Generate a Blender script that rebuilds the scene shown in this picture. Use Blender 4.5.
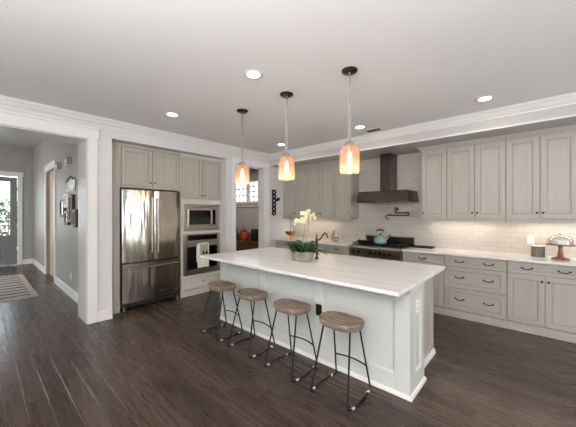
import bpy, bmesh, math, random
from mathutils import Vector, Matrix
random.seed(7)
PI = math.pi
for o in list(bpy.data.objects): bpy.data.objects.remove(o, do_unlink=True)
C = bpy.context.scene.collection

# ------------------------------------------------------------------ camera
TH = math.atan(251.02/279.55)
cam_d = bpy.data.cameras.new('camera'); cam = bpy.data.objects.new('camera', cam_d); C.objects.link(cam)
cam.location = (0, 0, 1.49); cam.rotation_euler = (PI/2, 0, TH)
cam_d.sensor_width = 36; cam_d.lens = 279.55/576*36; cam_d.clip_start = .05
bpy.context.scene.camera = cam

# ------------------------------------------------------------------ world and light
vs = bpy.context.scene.view_settings
vs.view_transform = 'Standard'; vs.look = 'None'; vs.exposure = 0.05; vs.gamma = 1; vs.use_curve_mapping = False
W = bpy.data.worlds.new('world'); bpy.context.scene.world = W; W.use_nodes = True
bg = W.node_tree.nodes['Background']; bg.inputs[0].default_value = (.86, .93, 1, 1); bg.inputs[1].default_value = 5.0
def area(name, loc, rot, sx, sy, power, col=(1,1,1), spread=PI):
    l = bpy.data.lights.new(name, 'AREA'); l.shape = 'RECTANGLE'; l.size = sx; l.size_y = sy; l.energy = power; l.color = col; l.spread = spread
    o = bpy.data.objects.new(name, l); C.objects.link(o); o.location = loc; o.rotation_euler = rot; return o
# daylight through the windows behind the camera, and added ones beside it (each lamp sits in its window opening)
DAY = (.97, .985, 1)
area('daylight_rear_window', (-2.6, -4.4, 1.55), (PI/2, 0, 0), 2.0, 1.9, 16, DAY)
area('daylight_rear_glass_door', (1.0, -4.4, 1.45), (PI/2, 0, 0), 2.2, 2.1, 16, DAY)
area('added_side_fill', (3.44, 3.2, 1.6), (PI/2+.2, 0, PI/2), 2.0, 1.8, 22, DAY)  # added side light, gives the refrigerator brighter reflections
area('added_side_fill_rear', (3.44, -1.5, 1.6), (PI/2, 0, PI/2), 2.0, 1.8, 46, DAY)  # added fill that brightens the refrigerator wall
area('daylight_foyer_window', (-9.0, -2.25, 1.6), (PI/2, 0, 0), 1.6, 1.9, 75, DAY)
area('mud_room_fill_light', (-6.4, 4.3, 2.75), (0, 0, 0), .5, .5, 22, (1, .92, .84))  # added unseen light to brighten the mud room, no fixture there
# added fill light behind the camera, aimed up to brighten the ceiling
area('ceiling_fill_light', (.3, -1.4, 1.75), (PI-.1, 0, 0), 1.8, 1.8, 415, (.98, .985, 1))

# ------------------------------------------------------------------ materials
def lin(c):
    return tuple(((x/255)/12.92 if x/255 <= .04045 else ((x/255+.055)/1.055)**2.4) for x in c) + (1,)
def mat(name, col, rough=.5, metal=0, spec=.5, emit=None, es=0, bump=0, bscale=60, coat=0, vary=0, vscale=(3,3,3), col2=None, alpha=1):
    m = bpy.data.materials.new(name); m.use_nodes = True; nt = m.node_tree; b = nt.nodes['Principled BSDF']
    b.inputs['Base Color'].default_value = lin(col); b.inputs['Roughness'].default_value = rough; b.inputs['Metallic'].default_value = metal
    b.inputs['Specular IOR Level'].default_value = spec; b.inputs['Coat Weight'].default_value = coat
    if emit: b.inputs['Emission Color'].default_value = lin(emit); b.inputs['Emission Strength'].default_value = es
    tc = nt.nodes.new('ShaderNodeTexCoord')
    if col2 or vary:
        mp = nt.nodes.new('ShaderNodeMapping'); mp.inputs['Scale'].default_value = vscale
        n = nt.nodes.new('ShaderNodeTexNoise'); n.inputs['Scale'].default_value = 1; n.inputs['Detail'].default_value = 5
        r = nt.nodes.new('ShaderNodeMix'); r.data_type = 'RGBA'
        r.inputs['A'].default_value = lin(col); r.inputs['B'].default_value = lin(col2 or tuple(max(0, c-vary) for c in col))
        rp = nt.nodes.new('ShaderNodeMapRange'); rp.inputs[1].default_value = .35; rp.inputs[2].default_value = .65
        L = nt.links.new; L(tc.outputs['Object'], mp.inputs[0]); L(mp.outputs[0], n.inputs['Vector']); L(n.outputs[0], rp.inputs[0])
        L(rp.outputs[0], r.inputs['Factor']); L(r.outputs['Result'], b.inputs['Base Color'])
    if bump:
        n = nt.nodes.new('ShaderNodeTexNoise'); n.inputs['Scale'].default_value = bscale
        bp = nt.nodes.new('ShaderNodeBump'); bp.inputs['Strength'].default_value = bump; bp.inputs['Distance'].default_value = .01
        nt.links.new(tc.outputs['Object'], n.inputs['Vector']); nt.links.new(n.outputs[0], bp.inputs['Height']); nt.links.new(bp.outputs[0], b.inputs['Normal'])
    return m
def glassy(name, col, mixf=.12, rough=.05):
    m = bpy.data.materials.new(name); m.use_nodes = True; nt = m.node_tree; nt.nodes.clear()
    o = nt.nodes.new('ShaderNodeOutputMaterial'); mx = nt.nodes.new('ShaderNodeMixShader'); t = nt.nodes.new('ShaderNodeBsdfTransparent'); g = nt.nodes.new('ShaderNodeBsdfGlossy')
    t.inputs[0].default_value = lin(col); g.inputs['Roughness'].default_value = rough
    lw = nt.nodes.new('ShaderNodeLayerWeight'); fr = nt.nodes.new('ShaderNodeMath'); fr.operation = 'POWER'; fr.inputs[1].default_value = 3.5; nt.links.new(lw.outputs['Facing'], fr.inputs[0])
    ad = nt.nodes.new('ShaderNodeMath'); ad.operation = 'ADD'; ad.inputs[1].default_value = mixf; ad.use_clamp = True
    nt.links.new(fr.outputs[0], ad.inputs[0]); nt.links.new(ad.outputs[0], mx.inputs[0]); nt.links.new(t.outputs[0], mx.inputs[1]); nt.links.new(g.outputs[0], mx.inputs[2]); nt.links.new(mx.outputs[0], o.inputs[0])
    return m
M = {}
M['wall'] = mat('wall paint', (202,200,197), .7, bump=.05, bscale=180)
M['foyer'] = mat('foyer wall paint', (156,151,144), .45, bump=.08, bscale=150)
M['ceil'] = mat('ceiling paint', (228,226,224), .9, bump=.04, bscale=120)
M['trim'] = mat('white trim paint', (217,213,208), .4, bump=.02, bscale=90)
M['beam'] = mat('shade darkened white beam paint', (180,177,173), .5, bump=.02, bscale=90)  # same white as the trim, darkened because the beam gets less light
M['cab_v'] = mat('greige glazed door', (172,164,154), .42, vscale=(60,60,1.5), col2=(165,157,147))
M['cab_h'] = mat('greige glazed drawer', (172,164,154), .42, vscale=(1.5,1.5,60), col2=(165,157,147))
M['cab_b'] = mat('greige cabinet body', (172,164,154), .5, vscale=(40,40,2), col2=(165,157,147))
M['cab_l'] = mat('pale cabinet paint', (203,197,187), .45, vscale=(3,3,60), col2=(192,185,174))
M['island'] = mat('pale grey island paint', (190,189,182), .45, bump=.02, bscale=80)
M['bronze'] = mat('oil rubbed bronze', (86,70,58), .35, .9, vscale=(30,30,30), vary=12)
M['nickel'] = mat('brushed nickel', (168,160,150), .3, 1, bump=.03, bscale=200)
M['black'] = mat('black iron', (22,21,21), .45, .6, bump=.05, bscale=150)
M['dglass'] = mat('dark oven glass', (9,9,11), .08, 0, .3, vary=3)
M['hood'] = mat('dark brushed hood steel', (88,79,72), .28, 1, vscale=(2,2,60), col2=(76,68,62))
M['felt'] = mat('pale felt pad', (198,194,188), .9, bump=.3, bscale=300)
M['bead'] = mat('white bead', (235,232,225), .4, vary=5)
M['rugedge'] = mat('tan rug border', (190,172,158), 1, bump=.4, bscale=250, vary=14, vscale=(40,40,40))
M['gold'] = mat('gold metal', (200,150,70), .28, 1, vary=20, vscale=(20,20,20))
M['lemon'] = mat('pale yellow fruit', (236,214,120), .5, bump=.2, bscale=120, vary=10, vscale=(20,20,20))
M['teal'] = mat('teal enamel', (120,154,146), .12, 0, .6, coat=.6, vary=8, vscale=(10,10,10))
M['leaf'] = mat('dark green leaf', (50,82,44), .4, vscale=(20,20,20), col2=(34,62,34))
M['leaf2'] = mat('mid green leaf', (104,124,70), .5, vscale=(30,30,30), col2=(70,96,52))
M['leaf3'] = mat('grey green foliage', (78,98,58), .5, vscale=(30,30,30), col2=(46,68,38))
M['stem'] = mat('orchid stem', (120,120,76), .5, vary=15, vscale=(40,40,40))
M['petal'] = mat('cream orchid petal', (236,233,204), .5, vscale=(60,60,60), col2=(226,220,168))
M['pot'] = mat('weathered grey wood planter', (160,152,140), .8, vscale=(20,20,90), col2=(118,110,100), bump=.3, bscale=90)
M['soil'] = mat('dark soil', (50,40,32), 1, bump=.6, bscale=90, vary=12, vscale=(60,60,60))
M['wood'] = mat('warm turned wood', (150,106,66), .4, vscale=(20,20,80), col2=(112,74,44))
M['dkwood'] = mat('brown sideboard wood', (104,66,42), .45, vscale=(3,3,50), col2=(78,48,32))
M['red'] = mat('red fabric', (150,40,34), .8, bump=.2, bscale=120, vary=15, vscale=(20,20,20))
M['rust'] = mat('rust leather', (168,84,44), .5, bump=.2, bscale=90, vary=20, vscale=(15,15,15))
M['navy'] = mat('navy fabric', (44,52,74), .8, bump=.2, bscale=120, vary=8, vscale=(20,20,20))
M['bfab'] = mat('black fabric', (26,25,26), .7, bump=.2, bscale=120, vary=6, vscale=(20,20,20))
M['cream'] = mat('cream cloth', (226,220,206), .9, bump=.25, bscale=260, vary=8, vscale=(30,30,30))
M['sage'] = mat('sage printed band', (168,168,140), .9, bump=.2, bscale=260, vary=14, vscale=(60,60,60))
M['plate'] = mat('ivory wall plate', (232,228,222), .35, vary=3)
M['slot'] = mat('dark slot', (70,66,62), .6, vary=5)
M['greydoor'] = mat('grey front door paint', (116,118,114), .45, bump=.03, bscale=90)
M['tandoor'] = mat('tan door paint', (186,164,142), .45, vscale=(20,20,2), col2=(178,156,134))
M['mirror'] = mat('mirror', (225,225,222), .04, 1, bump=.01, bscale=10)
M['white_c'] = mat('white ceramic', (238,236,230), .2, coat=.4, vary=4)
M['conc'] = mat('porch concrete', (176,172,164), .9, bump=.2, bscale=60, vary=14)
M['grass'] = mat('lawn', (96,122,62), 1, bump=.4, bscale=80, vary=30)
M['window_glass'] = glassy('window glass', (248,250,250), .0, .02)
M['clear'] = glassy('clear glass', (248,248,247), .06, .04)
M['pinkglass'] = glassy('pink tinted glass', (238,218,208), .10, .08)
M['amber'] = glassy('amber seeded glass', (251,236,224), .04, .12)
_nt = M['amber'].node_tree; _o = _nt.nodes['Material Output']; _s = _o.inputs[0].links[0].from_socket
_d = _nt.nodes.new('ShaderNodeBsdfDiffuse'); _d.inputs[0].default_value = lin((222,196,178)); _t = _nt.nodes.new('ShaderNodeBsdfTranslucent'); _t.inputs[0].default_value = lin((240,208,184))
_a = _nt.nodes.new('ShaderNodeMixShader'); _b = _nt.nodes.new('ShaderNodeMixShader'); _b.inputs[0].default_value = .2
_nt.links.new(_d.outputs[0], _a.inputs[1]); _nt.links.new(_t.outputs[0], _a.inputs[2]); _nt.links.new(_s, _b.inputs[1]); _nt.links.new(_a.outputs[0], _b.inputs[2]); _nt.links.new(_b.outputs[0], _o.inputs[0])
M['bulb'] = mat('bulb', (255,220,170), .3, emit=(255,228,196), es=8)
M['lens'] = mat('downlight lens', (255,250,240), .4, emit=(255,246,230), es=9)

def nodes(m): return m.node_tree, m.node_tree.nodes, m.node_tree.links.new
# stainless with soft vertical waves
def steel(name, col, rough, sx, sz, strength):
    m = mat(name, col, rough, 1); nt, N, L = nodes(m); b = N['Principled BSDF']
    tc = N.new('ShaderNodeTexCoord'); mp = N.new('ShaderNodeMapping'); mp.inputs['Scale'].default_value = (sx, sx, sz)
    n = N.new('ShaderNodeTexNoise'); n.inputs['Scale'].default_value = 1; n.inputs['Detail'].default_value = 2
    bp = N.new('ShaderNodeBump'); bp.inputs['Strength'].default_value = strength; bp.inputs['Distance'].default_value = .02
    L(tc.outputs['Object'], mp.inputs[0]); L(mp.outputs[0], n.inputs['Vector']); L(n.outputs[0], bp.inputs['Height']); L(bp.outputs[0], b.inputs['Normal'])
    return m
M['steel'] = steel('stainless steel', (182,172,160), .17, 6.5, 1.1, .8)
M['steel2'] = steel('plain stainless steel', (170,162,152), .28, 3, 3, .05)

# dark hand scraped planks, tone and grain offset by plank
def floor_mat():
    m = mat('dark plank floor', (60,50,46), .3); nt, N, L = nodes(m); b = N['Principled BSDF']
    tc = N.new('ShaderNodeTexCoord'); gi = N.new('ShaderNodeNewGeometry')
    cb = N.new('ShaderNodeCombineXYZ'); mu = N.new('ShaderNodeMath'); mu.operation = 'MULTIPLY'; mu.inputs[1].default_value = 37.0
    L(gi.outputs['Random Per Island'], mu.inputs[0]); L(mu.outputs[0], cb.inputs[0]); L(mu.outputs[0], cb.inputs[2])
    ad = N.new('ShaderNodeVectorMath'); ad.operation = 'ADD'; L(tc.outputs['Object'], ad.inputs[0]); L(cb.outputs[0], ad.inputs[1])
    mp = N.new('ShaderNodeMapping'); mp.inputs['Scale'].default_value = (2.2, 44, 1); L(ad.outputs[0], mp.inputs[0])
    n = N.new('ShaderNodeTexNoise'); n.inputs['Scale'].default_value = 1; n.inputs['Detail'].default_value = 6; n.inputs['Distortion'].default_value = .5; L(mp.outputs[0], n.inputs['Vector'])
    mx = N.new('ShaderNodeMix'); mx.data_type = 'RGBA'; mx.inputs['A'].default_value = lin((42,31,27)); mx.inputs['B'].default_value = lin((84,66,57))
    ml = N.new('ShaderNodeMath'); ml.operation = 'MULTIPLY_ADD'; ml.inputs[1].default_value = .55; L(gi.outputs['Random Per Island'], ml.inputs[0])
    nn = N.new('ShaderNodeMapRange'); nn.inputs[1].default_value = .3; nn.inputs[2].default_value = .7; nn.inputs[4].default_value = .24; L(n.outputs[0], nn.inputs[0]); L(nn.outputs[0], ml.inputs[2])
    L(ml.outputs[0], mx.inputs['Factor']); L(mx.outputs['Result'], b.inputs['Base Color'])
    mp2 = N.new('ShaderNodeMapping'); mp2.inputs['Scale'].default_value = (11, 7, 1); L(ad.outputs[0], mp2.inputs[0])
    w = N.new('ShaderNodeTexNoise'); w.inputs['Scale'].default_value = 1; w.inputs['Detail'].default_value = 1; L(mp2.outputs[0], w.inputs['Vector'])
    bp = N.new('ShaderNodeBump'); bp.inputs['Strength'].default_value = .3; bp.inputs['Distance'].default_value = .006; L(w.outputs[0], bp.inputs['Height']); L(bp.outputs[0], b.inputs['Normal'])
    rr = N.new('ShaderNodeMapRange'); rr.inputs[3].default_value = .2; rr.inputs[4].default_value = .36; L(n.outputs[0], rr.inputs[0]); L(rr.outputs[0], b.inputs['Roughness'])
    return m
M['floor'] = floor_mat()
def plank_floor():
    bm = bmesh.new(); r = random.Random(21); W_, g, dz = .127, .0032, .0028
    def region(xa, xb, ya, yb):
        k0 = math.floor(ya/W_)
        for k in range(k0, math.ceil(yb/W_)):
            y0, y1 = max(ya, k*W_), min(yb, (k+1)*W_)
            if y1-y0 < .01: continue
            x = xa - r.uniform(0, 1.2)
            while x < xb:
                x2 = x + r.choice((.75, .95, 1.2, 1.45, 1.7)); a, b = max(x, xa), min(x2, xb); x = x2
                if b-a < .02: continue
                lo = [bm.verts.new(p) for p in ((a,y0,-dz),(b,y0,-dz),(b,y1,-dz),(a,y1,-dz))]; hi = [bm.verts.new(p) for p in ((a+g,y0+g,0),(b-g,y0+g,0),(b-g,y1-g,0),(a+g,y1-g,0))]
                bm.faces.new(hi)
                for i in range(4): bm.faces.new((lo[i], lo[(i+1)%4], hi[(i+1)%4], hi[i]))
    region(-11.5, 3.6, -4.6, 6.0)
    lo = [bm.verts.new(p) for p in ((-11.5,-4.6,-.06),(3.6,-4.6,-.06),(3.6,6,-.06),(-11.5,6,-.06))]; hi = [bm.verts.new(p) for p in ((-11.5,-4.6,-.0035),(3.6,-4.6,-.0035),(3.6,6,-.0035),(-11.5,6,-.0035))]
    bm.faces.new(lo[::-1]); bm.faces.new(hi)
    for i in range(4): bm.faces.new((lo[i], lo[(i+1)%4], hi[(i+1)%4], hi[i]))
    me = bpy.data.meshes.new('floor'); bm.to_mesh(me); bm.free(); me.materials.append(M['floor'])
    o = bpy.data.objects.new('floor', me); C.objects.link(o); o['kind'] = 'structure'; o['label'] = 'dark brown hand scraped plank floor'
def tile_mat():
    m = mat('white glazed tile', (222,217,210), .18); nt, N, L = nodes(m); b = N['Principled BSDF']
    tc = N.new('ShaderNodeTexCoord'); mp = N.new('ShaderNodeMapping'); mp.inputs['Rotation'].default_value = (-PI/2, 0, 0); L(tc.outputs['Object'], mp.inputs[0])
    br = N.new('ShaderNodeTexBrick'); br.inputs['Scale'].default_value = 1; br.inputs['Brick Width'].default_value = .152; br.inputs['Row Height'].default_value = .076
    br.inputs['Mortar Size'].default_value = .0022; br.inputs['Color1'].default_value = lin((188,181,171)); br.inputs['Color2'].default_value = lin((180,173,163)); br.inputs['Mortar'].default_value = lin((164,157,147))
    L(mp.outputs[0], br.inputs['Vector']); L(br.outputs['Color'], b.inputs['Base Color'])
    bp = N.new('ShaderNodeBump'); bp.invert = True; bp.inputs['Strength'].default_value = .3; bp.inputs['Distance'].default_value = .004; L(br.outputs['Fac'], bp.inputs['Height']); L(bp.outputs[0], b.inputs['Normal'])
    return m
M['tile'] = tile_mat()
def marble_mat():
    m = mat('white veined stone', (224,221,217), .16); nt, N, L = nodes(m); b = N['Principled BSDF']
    tc = N.new('ShaderNodeTexCoord'); mp = N.new('ShaderNodeMapping'); mp.inputs['Scale'].default_value = (1.6, 16, 16); mp.inputs['Rotation'].default_value = (0, 0, .12); L(tc.outputs['Object'], mp.inputs[0])
    n = N.new('ShaderNodeTexNoise'); n.inputs['Scale'].default_value = 1; n.inputs['Detail'].default_value = 7; n.inputs['Distortion'].default_value = .8; L(mp.outputs[0], n.inputs['Vector'])
    r = N.new('ShaderNodeValToRGB'); r.color_ramp.elements[0].position = .36; r.color_ramp.elements[0].color = lin((213,208,203)); r.color_ramp.elements[1].position = .58; r.color_ramp.elements[1].color = lin((224,221,217))
    L(n.outputs[0], r.inputs[0]); L(r.outputs[0], b.inputs['Base Color']); return m
M['marble'] = marble_mat()
def seat_mat():
    m = mat('weathered brown elm', (140,122,104), .45); nt, N, L = nodes(m); b = N['Principled BSDF']
    tc = N.new('ShaderNodeTexCoord'); mp = N.new('ShaderNodeMapping'); mp.inputs['Scale'].default_value = (3, 22, 22); L(tc.outputs['Object'], mp.inputs[0])
    n = N.new('ShaderNodeTexNoise'); n.inputs['Scale'].default_value = 1; n.inputs['Detail'].default_value = 5; n.inputs['Distortion'].default_value = 1.2; L(mp.outputs[0], n.inputs['Vector'])
    r = N.new('ShaderNodeValToRGB'); r.color_ramp.elements[0].position = .35; r.color_ramp.elements[0].color = lin((92,78,67)); r.color_ramp.elements[1].position = .65; r.color_ramp.elements[1].color = lin((146,128,111))
    L(n.outputs[0], r.inputs[0]); L(r.outputs[0], b.inputs['Base Color']); return m
M['seat'] = seat_mat()
def rug_mat():
    m = mat('grey striped rug', (176,172,166), 1); nt, N, L = nodes(m); b = N['Principled BSDF']
    tc = N.new('ShaderNodeTexCoord'); mp = N.new('ShaderNodeMapping'); mp.inputs['Scale'].default_value = (1.25, .35, 1); L(tc.outputs['Object'], mp.inputs[0])
    n = N.new('ShaderNodeTexWave'); n.inputs['Scale'].default_value = .9; n.inputs['Distortion'].default_value = 3.5; n.inputs['Detail'].default_value = 3; L(mp.outputs[0], n.inputs['Vector'])
    r = N.new('ShaderNodeValToRGB'); r.color_ramp.elements[0].position = .14; r.color_ramp.elements[0].color = lin((78,75,74)); r.color_ramp.elements[1].position = .42; r.color_ramp.elements[1].color = lin((172,166,158))
    L(n.outputs[0], r.inputs[0]); L(r.outputs[0], b.inputs['Base Color'])
    n2 = N.new('ShaderNodeTexNoise'); n2.inputs['Scale'].default_value = 220; bp = N.new('ShaderNodeBump'); bp.inputs['Strength'].default_value = .5; L(tc.outputs['Object'], n2.inputs['Vector']); L(n2.outputs[0], bp.inputs['Height']); L(bp.outputs[0], b.inputs['Normal'])
    return m
M['rug'] = rug_mat()

# ------------------------------------------------------------------ mesh helpers
def wloc(o):
    v = Vector((0,0,0))
    while o: v += o.location; o = o.parent
    return v
class MB:
    def __init__(s): s.bm = bmesh.new()
    def face(s, vs):
        try: return s.bm.faces.new(vs)
        except ValueError: return None
    def box(s, x0, x1, y0, y1, z0, z1):
        v = [s.bm.verts.new((x, y, z)) for z in (z0, z1) for x, y in ((x0,y0),(x1,y0),(x1,y1),(x0,y1))]
        for f in ((3,2,1,0),(4,5,6,7),(0,1,5,4),(1,2,6,5),(2,3,7,6),(3,0,4,7)): s.face([v[i] for i in f])
        return s
    def rings(s, rings, cap=True, closed=False):
        R = [[s.bm.verts.new(p) for p in r] for r in rings]; n = len(R[0]); m = len(R)
        for i in range(m if closed else m-1):
            a, b = R[i], R[(i+1) % m]
            for j in range(n): s.face([a[j], a[(j+1)%n], b[(j+1)%n], b[j]])
        if cap and not closed: s.face(R[0][::-1]); s.face(R[-1])
        return s
    def cyl(s, p0, p1, r, r1=None, seg=20):
        return s.tube([p0, p1], r, seg, r1)
    def tube(s, pts, r, seg=8, r1=None, closed=False):
        P = [Vector(p) for p in pts]; n = len(P); R = []; prev = None
        for i, p in enumerate(P):
            if closed: t = P[(i+1)%n]-P[i-1]
            else: t = (P[min(i+1, n-1)]-P[max(i-1, 0)])
            t.normalize()
            if prev is None: u = t.orthogonal().normalized()
            else:
                u = prev - t*prev.dot(t); u = u.normalized() if u.length > 1e-6 else t.orthogonal().normalized()
            prev = u; w = t.cross(u); rr = r if r1 is None else r+(r1-r)*i/(n-1)
            R.append([p+(u*math.cos(a)+w*math.sin(a))*rr for a in [2*PI*k/seg for k in range(seg)]])
        return s.rings(R, closed=closed)
    def lathe(s, prof, c=(0,0,0), seg=28, sx=1, sy=1, rot=None):
        c = Vector(c); R = []
        for r, z in prof:
            ring = []
            for k in range(seg):
                a = 2*PI*k/seg; v = Vector((max(r,1e-4)*sx*math.cos(a), max(r,1e-4)*sy*math.sin(a), z))
                if rot: v = rot @ v
                ring.append(c+v)
            R.append(ring)
        return s.rings(R)
    def ball(s, c, r, sz=1, seg=14, n=8, sx=1, sy=1):
        return s.lathe([(r*math.sin(PI*i/n), -r*sz*math.cos(PI*i/n)) for i in range(n+1)], c, seg, sx, sy)
    def loft(s, mp, u0, u1, v0, v1, prof):
        # nested rectangles: prof = [(inset, depth outward)], mp maps (u,v,w) to the world
        R = [[mp(u0+i, v0+i, w), mp(u1-i, v0+i, w), mp(u1-i, v1-i, w), mp(u0+i, v1-i, w)] for i, w in prof]
        return s.rings(R)
    def sweep(s, path, prof, closed=False):
        # horizontal path, prof = [(outward to the right of travel, z)] mitred
        P = [Vector((p[0], p[1], 0)) for p in path]; n = len(P); R = []
        for i in range(n):
            a = (P[i]-P[i-1]).normalized() if i > 0 or closed else None
            b = (P[(i+1)%n]-P[i]).normalized() if i < n-1 or closed else None
            if a is None: a = b
            if b is None: b = a
            na, nb = Vector((a.y, -a.x, 0)), Vector((b.y, -b.x, 0)); m = (na+nb); m = m/m.dot(na) if m.length > 1e-6 else na
            R.append([P[i]+m*d+Vector((0,0,z)) for d, z in prof])
        return s.rings(R, closed=closed)
    def build(s, name, m, parent=None, bevel=0, smooth=False, origin=None, seg=2):
        bmesh.ops.recalc_face_normals(s.bm, faces=s.bm.faces)
        if parent is not None: off = wloc(parent)
        elif origin is not None: off = Vector(origin)
        else:
            xs = [v.co for v in s.bm.verts]
            off = Vector(((min(v.x for v in xs)+max(v.x for v in xs))/2, (min(v.y for v in xs)+max(v.y for v in xs))/2, min(v.z for v in xs)))
        for v in s.bm.verts: v.co -= off
        me = bpy.data.meshes.new(name); s.bm.to_mesh(me); s.bm.free()
        if smooth:
            for p in me.polygons: p.use_smooth = True
        me.materials.append(m if not isinstance(m, str) else M[m])
        o = bpy.data.objects.new(name, me); C.objects.link(o)
        if parent is not None: o.parent = parent
        else: o.location = off
        if bevel:
            b = o.modifiers.new('bevel', 'BEVEL'); b.width = bevel; b.segments = seg; b.limit_method = 'ANGLE'; b.angle_limit = .6
            if smooth:
                pass
        if smooth:
            e = o.modifiers.new('edges', 'EDGE_SPLIT'); e.split_angle = .7
        return o
def box(*a): return MB().box(*a)
def thing(name, label, cat, loc, group=None):
    o = bpy.data.objects.new(name, None); C.objects.link(o); o.location = loc; o.empty_display_size = .1
    o['label'] = label; o['category'] = cat
    if group: o['group'] = group
    return o
def tag(o, label, cat, group=None, kind=None):
    o['label'] = label; o['category'] = cat
    if group: o['group'] = group
    if kind: o['kind'] = kind
    return o
def struct(name, mb, m, parent=None, label=None, **k):
    o = mb.build(name, m, parent, **k)
    if parent is None:
        o['kind'] = 'structure'
        if label: o['label'] = label
    return o
def copy_thing(root, loc, label):
    r = root.copy(); C.objects.link(r); r.location = loc; r['label'] = label
    for ch in root.children:
        c = ch.copy(); C.objects.link(c); c.parent = r
        for g in ch.children:
            d = g.copy(); C.objects.link(d); d.parent = c
    return r
def fy(Y): return lambda u, v, w: Vector((u, Y-w, v))       # front faces the camera along -y
def fx(X): return lambda u, v, w: Vector((X+w, u, v))       # front faces +x
def fb(Y): return lambda u, v, w: Vector((u, Y+w, v))       # front faces +y
SHAKER = lambda fw, t=.02: [(0, -t+.001), (0, -.002), (.002, 0), (fw, 0), (fw+.002, -.011), (fw+.009, -.011), (fw+.012, -.007), (fw+.016, -.009)]
def door(mp, u0, u1, v0, v1, m, parent, name='door', fw=.055, g=.0038):
    return MB().loft(mp, u0+g, u1-g, v0+g, v1-g, SHAKER(fw)).build(name, m, parent)
def knob(mp, u, v, parent, m='bronze'):
    p0, p1, p2 = mp(u, v, 0), mp(u, v, .014), mp(u, v, .022)
    mb = MB(); mb.cyl(p0, p1, .005, seg=10); mb.ball(p2, .013, seg=12, n=8); return mb.build('knob', m, parent, smooth=True)
def pull(mp, u, v, parent, m='bronze', L=.05):
    pts = [mp(u-L, v, 0), mp(u-L, v, .016), mp(u-L*.8, v-.004, .024), mp(u-L*.35, v-.012, .028), mp(u, v-.014, .029), mp(u+L*.35, v-.012, .028), mp(u+L*.8, v-.004, .024), mp(u+L, v, .016), mp(u+L, v, 0)]
    mb = MB(); mb.tube(pts, .0055, 8); mb.cyl(mp(u-L, v, 0), mp(u-L, v, .004), .011, seg=12); mb.cyl(mp(u+L, v, 0), mp(u+L, v, .004), .011, seg=12)
    return mb.build('pull', m, parent, smooth=True)
def text_mesh(name, s, size, mp, u, v, m, parent, depth=.001):
    cu = bpy.data.curves.new(name, 'FONT'); cu.body = s; cu.size = size; cu.extrude = depth/2; cu.align_x = 'CENTER'; cu.align_y = 'CENTER'
    t = bpy.data.objects.new(name, cu); C.objects.link(t); bpy.context.view_layer.update()
    me = bpy.data.meshes.new_from_object(t.evaluated_get(bpy.context.evaluated_depsgraph_get()))
    bpy.data.objects.remove(t, do_unlink=True); off = wloc(parent)
    for q in me.vertices: q.co = mp(u+q.co.x, v+q.co.y, q.co.z) - off
    me.name = name; me.materials.clear(); me.materials.append(M[m]); o = bpy.data.objects.new(name, me); C.objects.link(o); o.parent = parent; return o

# ------------------------------------------------------------------ the shell
XL, YB, ZC = -4.53, 5.2, 2.80
XR, YF = 3.5, -4.5
YBM = 4.42
plank_floor()
struct('ceiling', box(-5.0, XR+.1, YF-.1, YB+.1, ZC, ZC+.1), 'ceil')
w = MB()
w.box(-5.0, XL, 1.0, 1.29, 0, ZC)                      # pillar left of the refrigerator
w.box(-5.0, XL, -1.8, 1.0, 2.50, ZC)                   # header over the foyer opening
w.box(-5.0, XL, YF, -1.8, 0, ZC)
w.box(-5.0, XL, 1.29, 3.24, 2.56, ZC)                  # above the appliance recess
w.box(-5.45, -5.37, 1.24, 3.3, 0, 2.9)
w.box(-5.37, -4.53, 3.245, 3.30, 0, ZC)
w.box(-4.73, XL, 3.30, 3.47, 0, ZC)
w.box(-4.73, XL, 3.47, 4.28, 2.50, ZC)
w.box(-4.73, XL, 4.28, YB, 0, ZC)
struct('wall_left', w, 'wall')
struct('wall_back', box(-4.73, XR+.1, YB, YB+.1, 0, ZC), 'tile', origin=(0,0,0))
# front wall behind the camera with two window openings, and the wall right of it
w = MB()
w.box(-5, -3.6, YF-.1, YF, 0, ZC); w.box(-3.6, -1.6, YF-.1, YF, 0, .6); w.box(-3.6, -1.6, YF-.1, YF, 2.5, ZC)
w.box(-1.6, -.1, YF-.1, YF, 0, ZC); w.box(-.1, 2.1, YF-.1, YF, 2.5, ZC); w.box(-.1, 2.1, YF-.1, YF, 0, .4); w.box(2.1, XR+.1, YF-.1, YF, 0, ZC)
struct('wall_front', w, 'wall')
w = MB()
w.box(XR, XR+.1, YF, -2.6, 0, ZC); w.box(XR, XR+.1, -2.6, -.4, 0, .7); w.box(XR, XR+.1, -2.6, -.4, 2.5, ZC); w.box(XR, XR+.1, -.4, 2.1, 0, ZC); w.box(XR, XR+.1, 2.1, 4.3, 0, .7); w.box(XR, XR+.1, 2.1, 4.3, 2.5, ZC); w.box(XR, XR+.1, 4.3, YB, 0, ZC)
struct('wall_right', w, 'wall')
def window(name, mp, u0, u1, v0, v1, nu, nv, label, frame=.05, bar=.01):
    mb = MB(); R = lambda a, b, c, d: mb.loft(mp, a, b, c, d, [(0, -.04), (0, 0)])
    R(u0, u0+frame, v0, v1); R(u1-frame, u1, v0, v1); R(u0+frame, u1-frame, v0, v0+frame); R(u0+frame, u1-frame, v1-frame, v1)
    for i in range(1, nu): c = u0+(u1-u0)*i/nu; R(c-bar, c+bar, v0+frame, v1-frame)
    for i in range(1, nv): c = v0+(v1-v0)*i/nv; R(u0+frame, u1-frame, c-bar, c+bar)
    o = struct(name, mb, 'trim', label=label)
    g = MB(); g.loft(mp, u0+.02, u1-.02, v0+.02, v1-.02, [(0, -.022), (0, -.018)]); g.build('pane', 'window_glass', o)
    return o
window('window_1', fb(YF-.03), -3.6, -1.6, .6, 2.5, 2, 2, 'white framed window behind the camera')
window('window_2', fb(YF-.03), -.1, 2.1, .4, 2.5, 2, 1, 'wide white framed glass door behind the camera')
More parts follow.
